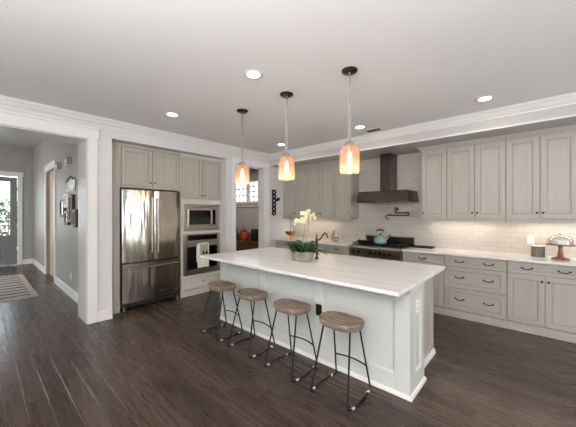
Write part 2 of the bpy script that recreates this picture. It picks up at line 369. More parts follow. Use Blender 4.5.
window('window_added_3', lambda u, v, w: Vector((XR+.03-w, u, v)), 2.1, 4.3, .7, 2.5, 3, 1, 'white framed side window added for the refrigerator reflections')  # unseen window, put here to be mirrored in the refrigerator
window('window_added_7', lambda u, v, w: Vector((XR+.03-w, u, v)), -2.6, -.4, .7, 2.5, 3, 1, 'white framed side window, rear one, added to light the refrigerator wall')  # unseen window, added along with its fill light
# beam over the range alcove
struct('trim_beam', box(XL, XR, YBM, YB, 2.565, ZC), 'beam')
# crown moulding along left wall and beam (travel so that the outward side is the room)
crown = [(0, 2.70), (.012, 2.70), (.016, 2.715), (.03, 2.722), (.05, 2.742), (.066, 2.765), (.085, 2.778), (.09, 2.79), (.1, 2.792), (.1, ZC), (0, ZC)]
struct('trim_crown', MB().sweep([(XL, YF), (XL, YBM), (XR, YBM)], crown), 'trim')
struct('trim_beam_edge', MB().sweep([(XL, YBM), (XR, YBM)], [(0, 2.565), (.008, 2.565), (.008, 2.585), (0, 2.592)]), 'trim')
# casing of the foyer opening
X = XL
c = MB()
c.box(X, X+.022, 1.0, 1.11, .0, 2.50); c.box(X, X+.024, -1.9, 1.13, 2.50, 2.645); c.box(X, X+.04, -1.92, 1.145, 2.632, 2.655); c.box(X, X+.022, -1.91, -1.8, 0, 2.5)
struct('trim_casing_foyer', c, 'trim', bevel=.003)
c = MB(); c.box(-5.022, -5.0, 1.0, 1.11, 0, 2.50); c.box(-5.022, -5.0, -1.9, 1.11, 2.5, 2.62)
struct('trim_casing_foyer_rear', c, 'trim', bevel=.003)
struct('trim_jamb_foyer', MB().box(-4.985, XL-.004, .985, 1.0, 0, 2.5).box(-4.985, XL-.004, -1.8, 1.0, 2.485, 2.5), mat('satin jamb paint', (206,200,194), .22, bump=.02), bevel=.002)
# skirting
def skirt(name, path, h=.135, t=.016): 
    return struct(name, MB().sweep(path, [(0, 0), (t+.008, 0), (t+.008, .012), (t, .02), (t, h-.02), (t*.5, h-.004), (0, h)]), 'trim')
skirt('baseboard_pillar', [(XL, 1.11), (XL, 1.29)])
skirt('baseboard_left', [(XL, YF), (XL, -1.91)])
skirt('baseboard_left_pier', [(XL, 3.25), (XL, 3.38)])
# casing of the mud room doorway
c = MB(); c.box(X, X+.02, 3.375, 3.47, 0, 2.50); c.box(X, X+.02, 4.28, 4.40, 0, 2.50); c.box(X, X+.022, 3.36, 4.41, 2.50, 2.60); c.box(X, X+.035, 3.35, 4.415, 2.59, 2.61)
struct('trim_casing_mud_room', c, 'trim', bevel=.003)
c = MB(); c.box(-4.73, XL, 4.265, 4.28, 0, 2.5); c.box(-4.73, XL, 3.47, 3.485, 0, 2.5); c.box(-4.73, XL, 3.485, 4.265, 2.485, 2.5)
struct('trim_jamb_mud_room', c, 'trim', bevel=.002)

# foyer
FZ = 3.4
w = MB()
w.box(-7.83, -5.0, 1.14, 1.24, 0, FZ); w.box(-8.97, -7.83, 1.14, 1.24, 2.5, FZ); w.box(-11.3, -8.97, 1.14, 1.24, 0, FZ)
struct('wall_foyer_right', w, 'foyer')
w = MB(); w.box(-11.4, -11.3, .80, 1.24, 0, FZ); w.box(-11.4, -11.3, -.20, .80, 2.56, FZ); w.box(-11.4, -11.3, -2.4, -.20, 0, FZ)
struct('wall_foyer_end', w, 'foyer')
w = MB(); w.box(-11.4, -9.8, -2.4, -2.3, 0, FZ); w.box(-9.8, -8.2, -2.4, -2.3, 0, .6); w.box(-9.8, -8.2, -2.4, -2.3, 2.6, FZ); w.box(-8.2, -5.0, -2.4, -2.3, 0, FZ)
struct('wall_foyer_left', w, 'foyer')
window('window_4', fb(-2.33), -9.8, -8.2, .6, 2.6, 2, 2, 'white framed foyer side window')
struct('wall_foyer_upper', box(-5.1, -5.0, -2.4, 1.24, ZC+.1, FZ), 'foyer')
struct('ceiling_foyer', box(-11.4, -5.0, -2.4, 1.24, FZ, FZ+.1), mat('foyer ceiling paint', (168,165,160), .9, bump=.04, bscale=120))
skirt('baseboard_foyer_right', [(-7.73, 1.14), (-5.03, 1.14)], .14)
skirt('baseboard_foyer_far', [(-11.28, 1.14), (-9.07, 1.14)], .14)
skirt('baseboard_foyer_end', [(-11.3, .90), (-11.3, 1.12)], .14)
c = MB()
for a, b in ((-7.83, -7.73), (-9.07, -8.97)): c.box(a, b, 1.12, 1.14, 0, 2.5)
c.box(-9.09, -7.71, 1.118, 1.14, 2.5, 2.63); c.box(-9.11, -7.69, 1.105, 1.14, 2.62, 2.645)
struct('trim_casing_tan_door', c, 'trim', bevel=.003)
d = struct('door_1', MB().loft(fy(1.20), -8.96, -7.84, .008, 2.49, [(0,-.035),(0,0),(.12,0),(.13,-.01),(.15,-.01)]), 'tandoor', label='plain tan door set in the right wall of the foyer')
knob(fy(1.20), -7.92, 1.0, d, 'bronze')
# front door
c = MB()
c.box(-11.3, -11.278, .79, .90, 0, 2.56); c.box(-11.3, -11.278, -.31, -.20, 0, 2.56); c.box(-11.3, -11.276, -.33, .92, 2.56, 2.68); c.box(-11.3, -11.262, -.34, .93, 2.668, 2.69)
struct('trim_casing_front_door', c, 'trim', bevel=.003)
F = fx(-11.34)
d = MB(); d.loft(F, .64, .79, .01, 2.54, [(0,-.04),(0,0)]); d.loft(F, -.19, -.06, .01, 2.54, [(0,-.04),(0,0)]); d.loft(F, -.06, .64, 2.41, 2.54, [(0,-.04),(0,0)])
d.loft(F, -.06, .64, .70, .86, [(0,-.04),(0,0)]); d.loft(F, -.06, .64, .01, .70, [(0,-.04),(0,0),(.12,0),(.14,-.014),(.17,-.014),(.19,-.004)])
for z in (1.38, 1.90): d.loft(F, -.06, .64, z-.012, z+.012, [(0,-.03),(0,-.008)])
for y in (.173, .407): d.loft(F, y-.01, y+.01, .86, 2.41, [(0,-.031),(0,-.009)])
fd = struct('door_2', d, 'greydoor', label='grey front door with tall glazed panel at the end of the foyer')
MB().loft(F, -.055, .635, .865, 2.405, [(0,-.022),(0,-.018)]).build('pane', 'window_glass', fd)
for z in (.35, 1.3, 2.2):
    MB().cyl((-11.33, .792, z-.05), (-11.33, .792, z+.05), .009, seg=8).build('hinge', 'bronze', fd)

# mud room behind the doorway
struct('wall_mud_room_side', box(-8.5, -4.73, 3.3, 3.4, 0, ZC), 'wall') if False else None
w = MB(); MX0, MX1 = -7.35, -6.05
w.box(-8.6, MX0, 5.6, 5.7, 0, ZC); w.box(MX0, MX1, 5.6, 5.7, 0, 1.84); w.box(MX0, MX1, 5.6, 5.7, 2.48, ZC); w.box(MX1, -4.73, 5.6, 5.7, 0, ZC)
struct('wall_mud_room_back', w, mat('mud room paint', (172,168,164), .7, bump=.05, bscale=150))
struct('wall_mud_room_left', box(-8.7, -8.6, 3.3, 5.7, 0, ZC), 'wall')
struct('wall_mud_room_near', box(-8.6, -5.45, 3.3, 3.36, 0, ZC), 'wall')
struct('wall_mud_room_right', box(-4.83, -4.73, 5.3, 5.6, 0, ZC), 'wall')
struct('ceiling_mud_room', box(-8.7, -5.0, 3.3, 5.7, ZC, ZC+.1), mat('brown stained boards', (104,88,76), .7, vscale=(2,20,2), col2=(88,74,64)))
struct('ceiling_mud_room_edge', box(-5.0, -4.73, 5.3, 5.7, ZC, ZC+.1), 'ceil')
window('window_5', fy(5.62), MX0, -6.78, 1.84, 2.48, 3, 3, 'white gridded high window, left one behind the mud room doorway', .03, .018)
window('window_6', fy(5.62), -6.66, MX1, 1.84, 2.48, 3, 4, 'white gridded high window, right one behind the mud room doorway', .03, .018)
struct('trim_mud_room_mullion', box(-6.78, -6.66, 5.60, 5.66, 1.84, 2.48), 'trim')
struct('trim_mud_room_ledge', MB().box(-8.6, -4.83, 5.52, 5.6, 1.775, 1.83).box(-8.6, -4.83, 5.56, 5.6, 1.69, 1.775), mat('tan ledge paint', (206,190,172), .5, vary=6), bevel=.004)

# outside
tag(box(-16, -11.5, -6, 4, -.25, -.02).build('porch_slab', 'conc'), 'grey concrete porch slab outside the front door', 'porch', kind='structure')
sh = thing('shrub', 'leafy green shrub seen through the glass of the front door', 'shrub', (-14.2, .75, -.02))
mb = MB(); rnd = random.Random(3)
for i in range(520):
    u = rnd.uniform(0, 2*PI); v = math.acos(rnd.uniform(-1, 1)); r = .75*rnd.uniform(.6, 1); c = Vector((-14.2+r*math.sin(v)*math.cos(u), 0.75+1.1*r*math.sin(v)*math.sin(u), 1.1+1.15*r*math.cos(v)))
    a = Vector((rnd.uniform(-1,1), rnd.uniform(-1,1), rnd.uniform(-1,1))).normalized()*.09; b = a.orthogonal().normalized()*.045; n = a.cross(b).normalized()*.004
    mb.rings([[c-a, c+b, c+a, c-b], [c-a+n, c+b+n, c+a+n, c-b+n]])
mb.build('foliage', 'leaf2', sh)
mb = MB()
for k in range(5): mb.tube([(-14.2, .75, -.02), (-14.2+.1*math.cos(k*1.3), .75+.1*math.sin(k*1.3), .5), (-14.2+.4*math.cos(k*1.3), .75+.4*math.sin(k*1.3), 1.3)], .02, 6)
mb.build('trunk', 'wood', sh)

# ------------------------------------------------------------------ appliance wall
XC = -4.70
# side panel left of the refrigerator
o = MB(); o.box(-5.35, XC, 1.30, 1.44, .12, 2.555); o.box(-5.35, XC+.012, 1.30, 1.44, 0, .12); o.box(-5.35, XC+.006, 1.30, 1.44, 2.515, 2.555)
tag(o.build('cabinet_side_panel', 'cab_b', bevel=.002), 'tall greige filler panel between the pillar and the refrigerator', 'cabinet panel')
FX = fx(XC)
t = thing('upper_cabinet', 'greige two-door wall cabinet directly above the refrigerator', 'cabinet', (XC, 1.92, 1.89))
MB().box(-5.35, XC-.02, 1.442, 2.398, 1.89, 2.555).build('body', 'cab_b', t)
MB().box(XC-.02, XC+.01, 1.442, 2.398, 2.512, 2.555).box(XC-.02, XC-.002, 1.442, 1.458, 1.89, 2.51).box(XC-.02, XC-.002, 2.385, 2.398, 1.89, 2.51).build('face_trim', 'cab_b', t)
for a, b, k in ((1.46, 1.92, 1.885), (1.922, 2.383, 1.957)):
    dd = door(FX, a, b, 1.925, 2.505, 'cab_v', t); knob(FX, k, 1.985, dd)
# refrigerator
t = thing('refrigerator', 'stainless steel french door refrigerator with bottom freezer drawer', 'refrigerator', (-4.95, 1.92, 0))
MB().box(-5.33, -4.735, 1.46, 2.38, .045, 1.865).build('body', mat('grey fridge case', (92,88,84), .5, .6, vary=6), t, bevel=.004)
def bowed(y0, y1, z0, z1, x0, x1, bulge, yc, half):
    n = 14; rr = []
    R0 = []
    for i in range(n+1):
        y = y0+(y1-y0)*i/n; q = (y-yc)/half; f = x1+bulge*(1-q*q)
        e = min(y-y0, y1-y); f -= max(0, .012-e)*.6
        R0.append((y, f))
    def ring(z, ins=0):
        return [Vector((f-ins, y, z)) for y, f in R0]+[Vector((x0, y1, z)), Vector((x0, y0, z))]
    return MB().rings([ring(z0, .008), ring(z0+.006), ring(z1-.006), ring(z1, .008)])
fxd = -4.665
for i, (a, b) in enumerate(((1.462, 1.918), (1.924, 2.380))):
    dd = bowed(a, b, .735, 1.862, -4.732, fxd, .022, 1.921, .46).build('door', 'steel', t, smooth=True)
    hy = 1.874 if i == 0 else 1.968
    mb = MB(); xh = fxd+.075; mb.tube([(xh, hy, .86), (xh, hy, 1.74)], .013, 14)
    for z in (.885, 1.715): mb.cyl((fxd+.012, hy, z), (xh, hy, z), .010, seg=10)
    h_ = mb.build('handle', 'nickel', dd, smooth=True)
dd = bowed(1.462, 2.380, .115, .722, -4.732, fxd, .022, 1.921, .46).build('freezer_drawer', 'steel', t, smooth=True)
mb = MB(); mb.tube([(xh, 1.53, .655), (xh, 2.31, .655)], .013, 14)
for y in (1.56, 2.28): mb.cyl((fxd+.008, y, .655), (xh, y, .655), .010, seg=10)
mb.build('handle', 'nickel', dd, smooth=True)
text_mesh('brand_badge', 'KitchenAid', .036, fx(fxd+.0225), 2.09, .225, 'nickel', dd, .002)
MB().box(-4.733, -4.70, 1.47, 2.372, .05, .105).build('toe_grille', mat('dark grille', (66,62,58), .5, .5, vary=8, vscale=(3,3,200)), t)
for y in (1.50, 2.34): MB().cyl((-4.69, y, 0), (-4.69, y, .06), .02, seg=12).build('foot', 'nickel', t)
# tall oven cabinet
Y0, Y1 = 2.402, 3.24
t = thing('oven_cabinet', 'tall greige cabinet holding the microwave and wall oven', 'cabinet', (XC, 2.82, 0))
mb = MB(); xb = XC-.004
mb.box(-5.35, xb, Y0, Y0+.045, 0, 2.555); mb.box(-5.35, xb, 3.195, Y1, 0, 2.555)
mb.box(-5.35, xb-.016, Y0+.045, 3.195, 1.72, 2.555); mb.box(-5.35, xb, Y0+.045, 3.195, 1.665, 1.74)
mb.box(-5.35, xb, Y0+.045, 3.195, 1.115, 1.175); mb.box(-5.35, xb-.016, Y0+.045, 3.195, .10, .375)
mb.box(-5.35, xb+.012, Y0, Y1, 0, .105); mb.box(-5.35, -5.30, Y0+.045, 3.195, .375, 1.665)
mb.box(xb, xb+.012, Y0, Y1, 2.515, 2.555)
mb.build('body', 'cab_l', t, bevel=.0015)
for a, b, k in ((2.412, 2.822, 2.79), (2.824, 3.232, 2.858)):
    dd = door(fx(XC+.014), a, b, 1.76, 2.505, 'cab_v', t); knob(fx(XC+.014), k, 1.82, dd)
dd = door(fx(XC+.014), 2.412, 3.232, .115, .368, 'cab_l', t, 'drawer', .05); knob(fx(XC+.014), 2.822, .245, dd, 'bronze')
# microwave
ya, yb = 2.449, 3.193
t = thing('microwave', 'built-in stainless microwave with trim kit above the wall oven', 'microwave', (XC, 2.82, 1.178))
MB().box(-5.2, XC-.006, ya+.02, yb-.02, 1.19, 1.65).build('case', 'steel2', t)
MB().loft(FX, ya, yb, 1.178, 1.662, [(0,-.005),(0,.012),(.004,.014),(.062,.014),(.066,.006),(.075,.006)]).build('trim_frame', 'steel2', t)
MB().loft(FX, ya+.085, yb-.085, 1.255, 1.575, [(0,.004),(0,.024),(.004,.026),(.012,.026)]).build('door_frame', 'steel2', t)
MB().loft(FX, ya+.105, 2.985, 1.285, 1.548, [(0,.02),(0,.028),(.003,.029)]).build('window', 'dglass', t)
MB().loft(FX, 3.025, yb-.098, 1.275, 1.558, [(0,.02),(0,.028),(.003,.029)]).build('control_panel', 'dglass', t)
MB().tube([FX(3.004, 1.29, .045), FX(3.004, 1.54, .045)], .009, 10).cyl(FX(3.004, 1.31, .02), FX(3.004, 1.31, .045), .006, seg=8).cyl(FX(3.004, 1.52, .02), FX(3.004, 1.52, .045), .006, seg=8).build('handle', 'nickel', t, smooth=True)
mb = MB()
for k in range(24): mb.box(XC+.013, XC+.0165, ya+.03+k*.0285, ya+.05+k*.0285, 1.195, 1.201)
mb.build('vent_slots', 'slot', t)
# wall oven
t = thing('wall_oven', 'stainless wall oven with black glass door under the microwave', 'oven', (XC, 2.82, .378))
MB().box(-5.25, XC-.006, ya+.01, yb-.01, .385, 1.10).build('case', 'steel2', t)
MB().loft(FX, ya, yb, .98, 1.112, [(0,-.005),(0,.022),(.004,.024)]).build('control_panel', 'steel2', t)
MB().loft(FX, ya+.07, yb-.06, 1.0, 1.094, [(0,.02),(0,.026),(.002,.027)]).build('display', 'dglass', t)
dd = MB().loft(FX, ya, yb, .380, .972, [(0,-.005),(0,.024),(.004,.027)]).build('door', 'steel2', t)
MB().loft(FX, ya+.06, yb-.06, .475, .885, [(0,.02),(0,.0285),(.002,.0295)]).build('window', 'dglass', dd)
xo = XC+.075; mb = MB(); mb.tube([(xo, ya+.05, .925), (xo, yb-.05, .925)], .012, 14)
for y in (ya+.09, yb-.09): mb.cyl((XC+.024, y, .925), (xo, y, .925), .010, seg=10)
mb.build('handle', 'nickel', dd, smooth=True)
text_mesh('brand_badge', 'KitchenAid', .024, fx(XC+.0272), 2.82, .43, 'slot', dd)
# towel over the oven handle
tw = thing('dish_towel', 'cream printed dish towel hanging over the oven handle', 'towel', (xo, 2.82, .50))
def cloth(y0, y1, ztop, zbf, zbb, xoff, th=.004, ph=0):
    path = [(xo-.016, zbb), (xo-.016, ztop-.02), (xo-.012, ztop), (xo, ztop+.005), (xo+.014, ztop), (xo+.02, ztop-.02)]+[(xo+.02+.003*math.sin(i), ztop-.02-(ztop-.02-zbf)*i/8) for i in range(1, 9)]
    mb = MB(); n = 12; R = []
    for i in range(n+1):
        y = y0+(y1-y0)*i/n; wv = .0035*math.sin(i*1.1+ph); out = [Vector((x+wv*(1 if z < ztop-.03 else .2)+xoff, y, z)) for x, z in path]; inn = [v+Vector((th, 0, 0)) if k > 3 else v+Vector((-th*.3, 0, th)) for k, v in enumerate(out)]
        inn = [v+Vector((0,0,0)) for v in inn]; R.append(out+inn[::-1])
    return mb.rings(R)
cl = cloth(2.675, 2.905, .940, .50, .60, 0).build('cloth', 'cream', tw, smooth=True)
MB().loft(fx(xo+.03), 2.72, 2.885, .68, .93, [(0,-.004),(0,0)]).build('printed_band', 'sage', cl)
mb = MB()
for yc in (2.79, 2.855):
    mb.lathe([(.0, .0), (.022, .004), (.026, .03), (.012, .055), (.01, .07), (.0, .085)], (xo+.031, yc, .735), 10, .12, 1)
mb.build('printed_motif', 'bfab', cl)

# ------------------------------------------------------------------ range wall, base cabinets
YC = 4.60
FY = fy(YC)
def base_cab(x0, x1, label, kind, zt=.884):
    t = thing('base_cabinet', label, 'cabinet', ((x0+x1)/2, YC, 0), 'greige base cabinets along the tiled wall')
    MB().box(x0+.001, x1-.001, YC+.02, YB-.005, .10, zt).box(x0+.001, x1-.001, YC+.004, YC+.02, zt-.016, zt).build('body', 'cab_b', t)
    MB().box(x0+.001, x1-.001, YC-.004, YC+.06, 0, .098).box(x0+.001, x1-.001, YC-.012, YC-.004, 0, .018).build('toe_board', 'cab_b', t, bevel=.002)
    if kind == 'drawers':
        for a, b in ((.735, .868), (.425, .73), (.112, .42)):
            dd = door(FY, x0+.004, x1-.004, a, b, 'cab_h', t, 'drawer', .032 if b-a < .2 else .05)
            for u in (x0+(x1-x0)*.27, x0+(x1-x0)*.73): pull(FY, u, (a+b)/2+.006, dd)
    elif kind == 'doors':
        dd = door(FY, x0+.004, x1-.004, .735, .868, 'cab_h', t, 'drawer', .032)
        for u in (x0+(x1-x0)*.27, x0+(x1-x0)*.73): pull(FY, u, .807, dd)
        xm = (x0+x1)/2
        for a, b, k in ((x0+.004, xm, xm-.03), (xm, x1-.004, xm+.03)):
            dd = door(FY, a, b, .112, .73, 'cab_v', t); knob(FY, k, .66, dd)
    else:
        dd = door(FY, x0+.004, x1-.004, .735, .868, 'cab_h', t, 'drawer', .032); pull(FY, (x0+x1)/2, .807, dd)
        dd = door(FY, x0+.004, x1-.004, .112, .73, 'cab_v', t); knob(FY, x1-.05, .66, dd)
    return t
base_cab(-1.645, -1.04, 'greige base cabinet immediately right of the range, one drawer over a door', 'single')
base_cab(-1.04, -.31, 'greige base cabinet with three wide drawers', 'drawers')
base_cab(-.31, .42, 'greige base cabinet with a wide drawer over two doors, under the cake stand', 'doors')
base_cab(.42, 1.15, 'greige base cabinet at the far right edge, cut off by the frame', 'drawers')
base_cab(-3.19, -2.585, 'greige base cabinet immediately left of the range, behind the island', 'single')
base_cab(-3.92, -3.19, 'greige base cabinet behind the potted orchid', 'doors')
base_cab(-4.525, -3.92, 'greige base cabinet in the corner by the mud room doorway', 'single')
tag(box(-1.645, 1.17, YC-.03, YB-.002, .884, .914).build('countertop', 'marble', bevel=.003), 'white veined stone worktop right of the range', 'countertop')
tag(box(-4.525, -2.583, YC-.03, YB-.002, .884, .914).build('countertop', 'marble', bevel=.003), 'white veined stone worktop left of the range', 'countertop')

# upper cabinets
YU = 4.87
FU = fy(YU)
def upper(x0, xs, x1, label, knobs, ends):
    t = thing('upper_cabinet', label, 'cabinet', ((x0+x1)/2, YU, 1.37), 'greige wall cabinets on the tiled wall')
    MB().box(x0, x1, YU+.02, YB-.005, 1.40, 2.56).box(x0, x1, YU+.002, YU+.02, 2.50, 2.56).box(x0, x1, YU+.002, YU+.02, 1.40, 1.415).build('body', 'cab_b', t)
    MB().box(x0+.001, x1-.001, YU-.004, YU+.03, 1.372, 1.40).build('light_rail', 'cab_b', t, bevel=.003)
    e = [x0]+xs+[x1]
    for i in range(len(e)-1):
        dd = door(FU, e[i]+.001, e[i+1]-.001, 1.418, 2.495, 'cab_v', t, fw=.06); knob(FU, e[i]+.03 if knobs[i] == 'L' else e[i+1]-.03, 1.50, dd)
    prof = [(0, 2.492), (.006, 2.492), (.012, 2.505), (.03, 2.52), (.05, 2.545), (.06, 2.55), (.06, 2.562), (0, 2.562)]
    path = [(x0, YU), (x1, YU)]
    if 'L' in ends: path = [(x0, YB-.005)]+path
    if 'R' in ends: path = path+[(x1, YB-.005)]
    MB().sweep(path, prof).build('crown', 'cab_b', t)
upper(-1.43, [], -1.065, 'greige wall cabinet just right of the hood, single door', 'L', 'L')
upper(-1.063, [-.70], -.34, 'greige two-door wall cabinet, second from the hood on its right', 'RL', '')
upper(-.338, [.01], .36, 'greige two-door wall cabinet above the canister', 'RL', '')
upper(.362, [.72], 1.08, 'greige two-door wall cabinet cut off by the right edge', 'RL', '')
upper(-3.11, [], -2.73, 'greige single-door wall cabinet just left of the hood', 'R', 'R')
upper(-3.82, [-3.465], -3.112, 'greige two-door wall cabinet behind the orchid blooms', 'RL', '')
upper(-4.525, [-4.175], -3.822, 'greige two-door wall cabinet in the corner by the doorway', 'RL', '')
# under-cabinet lamps
WARM = (1, .88, .76)
def strip(x0, x1, p, label):
    t = thing('under_cabinet_light', label, 'light', ((x0+x1)/2, 5.02, 1.385), 'slim lights under the wall cabinets')
    MB().box(x0+.05, x1-.05, 5.0, 5.05, 1.386, 1.40).build('housing', 'nickel', t)
    MB().box(x0+.06, x1-.06, 5.005, 5.045, 1.383, 1.386).build('lens', mat('warm lens', (255,236,210), .4, emit=(255,222,184), es=5), t)
    l = area('under_cabinet_lamp', (0, .005, -.006), (0, 0, 0), x1-x0-.12, .04, p, WARM); l.parent = t
strip(-1.40, -.36, 2.2, 'slim light under the right wall cabinets nearest the hood')
strip(-.33, 1.05, 3.3, 'slim light under the right wall cabinets above the canister and cake stand')
strip(-4.40, -3.15, 1.9, 'slim light under the left wall cabinets behind the orchid')

# ------------------------------------------------------------------ hood
hx0, hx1, hyf = -2.50, -1.575, 4.68
t = thing('range_hood', 'dark brushed steel chimney hood above the range', 'range hood', (-2.04, 4.94, 1.685))
def rr(x0, x1, y0, z): return [Vector((x0, y0, z)), Vector((x1, y0, z)), Vector((x1, YB-.004, z)), Vector((x0, YB-.004, z))]
MB().rings([rr(hx0, hx1, hyf, 1.685), rr(hx0, hx1, hyf, 1.72), rr(hx0+.02, hx1-.02, hyf+.02, 1.875), rr(hx0+.03, hx1-.03, hyf+.03, 1.885)]).build('canopy', 'hood', t, bevel=.003)
MB().box(-2.15, -1.95, 4.90, YB-.004, 1.885, 2.562).build('chimney', 'hood', t, bevel=.003)
for i in range(3): MB().box(hx0+.05+i*.28, hx0+.31+i*.28, 4.74, 5.1, 1.679, 1.685).build('filter', 'steel2', t)
mb = MB()
for k in range(4): mb.cyl((-2.12+k*.05, hyf+.001, 1.703), (-2.12+k*.05, hyf-.008, 1.703), .008, seg=10)
mb.build('control_buttons', 'nickel', t)

# pot filler on the wall
t = thing('pot_filler', 'bronze folding pot filler tap on the tiles above the range', 'faucet', (-1.70, 5.19, 1.55))
zz = 1.545; fy0 = 5.07
mb = MB(); px0 = -1.953
mb.cyl((px0, 5.196, 1.573), (px0, 5.185, 1.573), .033, seg=20); mb.cyl((px0, 5.19, 1.573), (px0, 5.11, 1.573), .013, seg=12); mb.cyl((px0, 5.11, 1.49), (px0, 5.11, 1.60), .014, seg=12)
mb.build('wall_mount', 'bronze', t, smooth=True)
MB().tube([(px0, 5.11, 1.503), (-1.676, 4.98, 1.503)], .011, 10).cyl((-1.676, 4.98, 1.445), (-1.676, 4.98, 1.52), .015, seg=12).build('upper_arm', 'bronze', t, smooth=True)
MB().tube([(-1.676, 4.98, 1.458), (-2.02, 4.92, 1.458), (-2.045, 4.915, 1.448), (-2.05, 4.914, 1.40)], .011, 10).build('lower_arm', 'bronze', t, smooth=True)
MB().cyl((-1.98, 4.926, 1.46), (-1.98, 4.926, 1.49), .014, seg=12).tube([(-2.05, 4.905, 1.405), (-1.98, 4.885, 1.39)], .009, 8).build('valve_handle', 'bronze', t, smooth=True)

# ------------------------------------------------------------------ range
rx0, rx1 = -2.58, -1.65
t = thing('range', 'wide stainless gas range with dark knobs below the hood', 'stove', ((rx0+rx1)/2, 4.9, 0))
MB().box(rx0, rx1, 4.60, 5.16, .10, .905).build('body', 'steel2', t, bevel=.003)
MB().box(rx0+.02, rx1-.02, 4.64, 5.1, .03, .10).build('kick_plate', 'black', t)
for x in (rx0+.05, rx1-.05): MB().cyl((x, 4.66, 0), (x, 4.66, .1), .018, seg=10).build('foot', 'nickel', t)
MB().box(rx0+.01, rx1-.01, 4.565, 4.60, .17, .72).build('oven_door', 'steel2', t, bevel=.004)
MB().box(rx0+.16, rx1-.16, 4.561, 4.566, .28, .58).build('oven_window', 'dglass', t)
MB().tube([(rx0+.06, 4.51, .68), (rx1-.06, 4.51, .68)], .012, 12).cyl((rx0+.1, 4.51, .68), (rx0+.1, 4.57, .68), .009, seg=8).cyl((rx1-.1, 4.51, .68), (rx1-.1, 4.57, .68), .009, seg=8).build('oven_handle', 'nickel', t, smooth=True)
MB().rings([[Vector((x, y, z)) for x, y, z in ((xx, 4.60, .735), (xx, 4.545, .745), (xx, 4.535, .88), (xx, 4.55, .918), (xx, 4.60, .922))] for xx in (rx0, rx1)]).build('control_panel', mat('bronze tinted steel', (150,140,128), .28, 1, vscale=(2,2,60), vary=8), t, bevel=.002)
for x in (-2.475, -2.385, -2.16, -2.075, -1.99, -1.905, -1.82):
    k = MB(); k.cyl((x, 4.54, .815), (x, 4.528, .815), .030, seg=18); k.cyl((x, 4.528, .815), (x, 4.495, .815), .024, .019, seg=18); k.box(x-.004, x+.004, 4.488, 4.5, .797, .835)
    k.build('knob', 'black', t, smooth=True)
    MB().cyl((x, 4.5385, .815), (x, 4.534, .815), .034, seg=20).build('knob_ring', 'nickel', t, smooth=True)
MB().box(rx0, rx1, 4.60, 5.16, .905, .925).build('cooktop', mat('dark cooktop', (48,44,42), .3, .8, vary=6), t, bevel=.003)
MB().box(rx0+.03, rx1, 5.16, 5.196, .905, 1.055).box(rx0+.03, rx1, 5.135, 5.196, 1.035, 1.06).build('backguard', 'hood', t, bevel=.003)
for i in range(3):
    a = rx0+.02+i*.30; b = a+.29; mb = MB()
    for y in (4.64, 4.86, 5.10): mb.box(a, b, y-.007, y+.007, .945, .958)
    for q in range(4): xx = a+.007+(b-a-.014)*q/3; mb.box(xx-.007, xx+.007, 4.64, 5.10, .945, .958)
    for xx in (a+.01, b-.01):
        for y in (4.65, 5.09): mb.box(xx-.007, xx+.007, y-.007, y+.007, .924, .946)
    mb.build('grate', 'black', t, bevel=.002)
    for y in (4.76, 4.99): MB().lathe([(.05, .925), (.05, .934), (.035, .936), (.033, .943), (.0, .944)], ((a+b)/2, y, 0), 18).build('burner', 'black', t, smooth=True)
# kettle
kx, ky, kz = -2.10, 4.80, .958
t = thing('kettle', 'teal enamel kettle with dark handle on the range', 'kettle', (kx, ky, kz))
MB().lathe([(.0, 0), (.095, 0), (.108, .012), (.112, .04), (.104, .08), (.082, .115), (.05, .138), (.0, .145)], (kx, ky, kz), 30).build('body', 'teal', t, smooth=True)
MB().lathe([(.046, .139), (.042, .148), (.02, .155), (.0, .157)], (kx, ky, kz), 20).build('lid', 'teal', t, smooth=True)
MB().lathe([(.006, .155), (.006, .165), (.014, .172), (.014, .184), (.0, .19)], (kx, ky, kz), 14).build('lid_knob', 'black', t, smooth=True)
MB().tube([(kx+.085, ky, kz+.07), (kx+.13, ky, kz+.10), (kx+.155, ky, kz+.145)], .022, 14, .012).build('spout', 'teal', t, smooth=True)
MB().tube([(kx+.150, ky, kz+.140), (kx+.162, ky, kz+.160)], .015, 12).build('spout_cap', 'black', t, smooth=True)
MB().tube([(kx-.095, ky, kz+.09), (kx-.085, ky, kz+.17), (kx-.055, ky, kz+.23), (kx-.04, ky, kz+.24)], .006, 8).tube([(kx+.09, ky, kz+.09), (kx+.08, ky, kz+.17), (kx+.055, ky, kz+.23), (kx+.04, ky, kz+.24)], .006, 8).build('handle_frame', 'clear', t, smooth=True) if False else None
MB().tube([(kx-.092, ky, kz+.095), (kx-.088, ky, kz+.16), (kx-.07, ky, kz+.215), (kx-.045, ky, kz+.238)], .005, 8).build('handle_frame', 'nickel', t, smooth=True)
MB().tube([(kx+.092, ky, kz+.095), (kx+.088, ky, kz+.16), (kx+.07, ky, kz+.215), (kx+.045, ky, kz+.238)], .005, 8).build('handle_frame', 'nickel', t, smooth=True)
MB().tube([(kx-.065, ky, kz+.228), (kx-.03, ky, kz+.243), (kx+.03, ky, kz+.243), (kx+.065, ky, kz+.228)], .012, 12).build('handle_grip', 'black', t, smooth=True)
# small saucepan behind left burner
t = thing('saucepan', 'small black skillet on the left front burner of the range', 'pan', (-2.43, 4.76, .958))
MB().lathe([(.0, 0), (.085, 0), (.10, .035), (.104, .035), (.09, -.0), (.0, .004)][:4]+[(.096, .034), (.084, .006), (0, .005)], (-2.43, 4.76, .9585), 24).build('pan_body', 'black', t, smooth=True)
MB().tube([(-2.50, 4.82, .985), (-2.54, 4.86, 1.0), (-2.56, 4.90, 1.005)], .009, 8).build('handle', 'black', t, smooth=True)
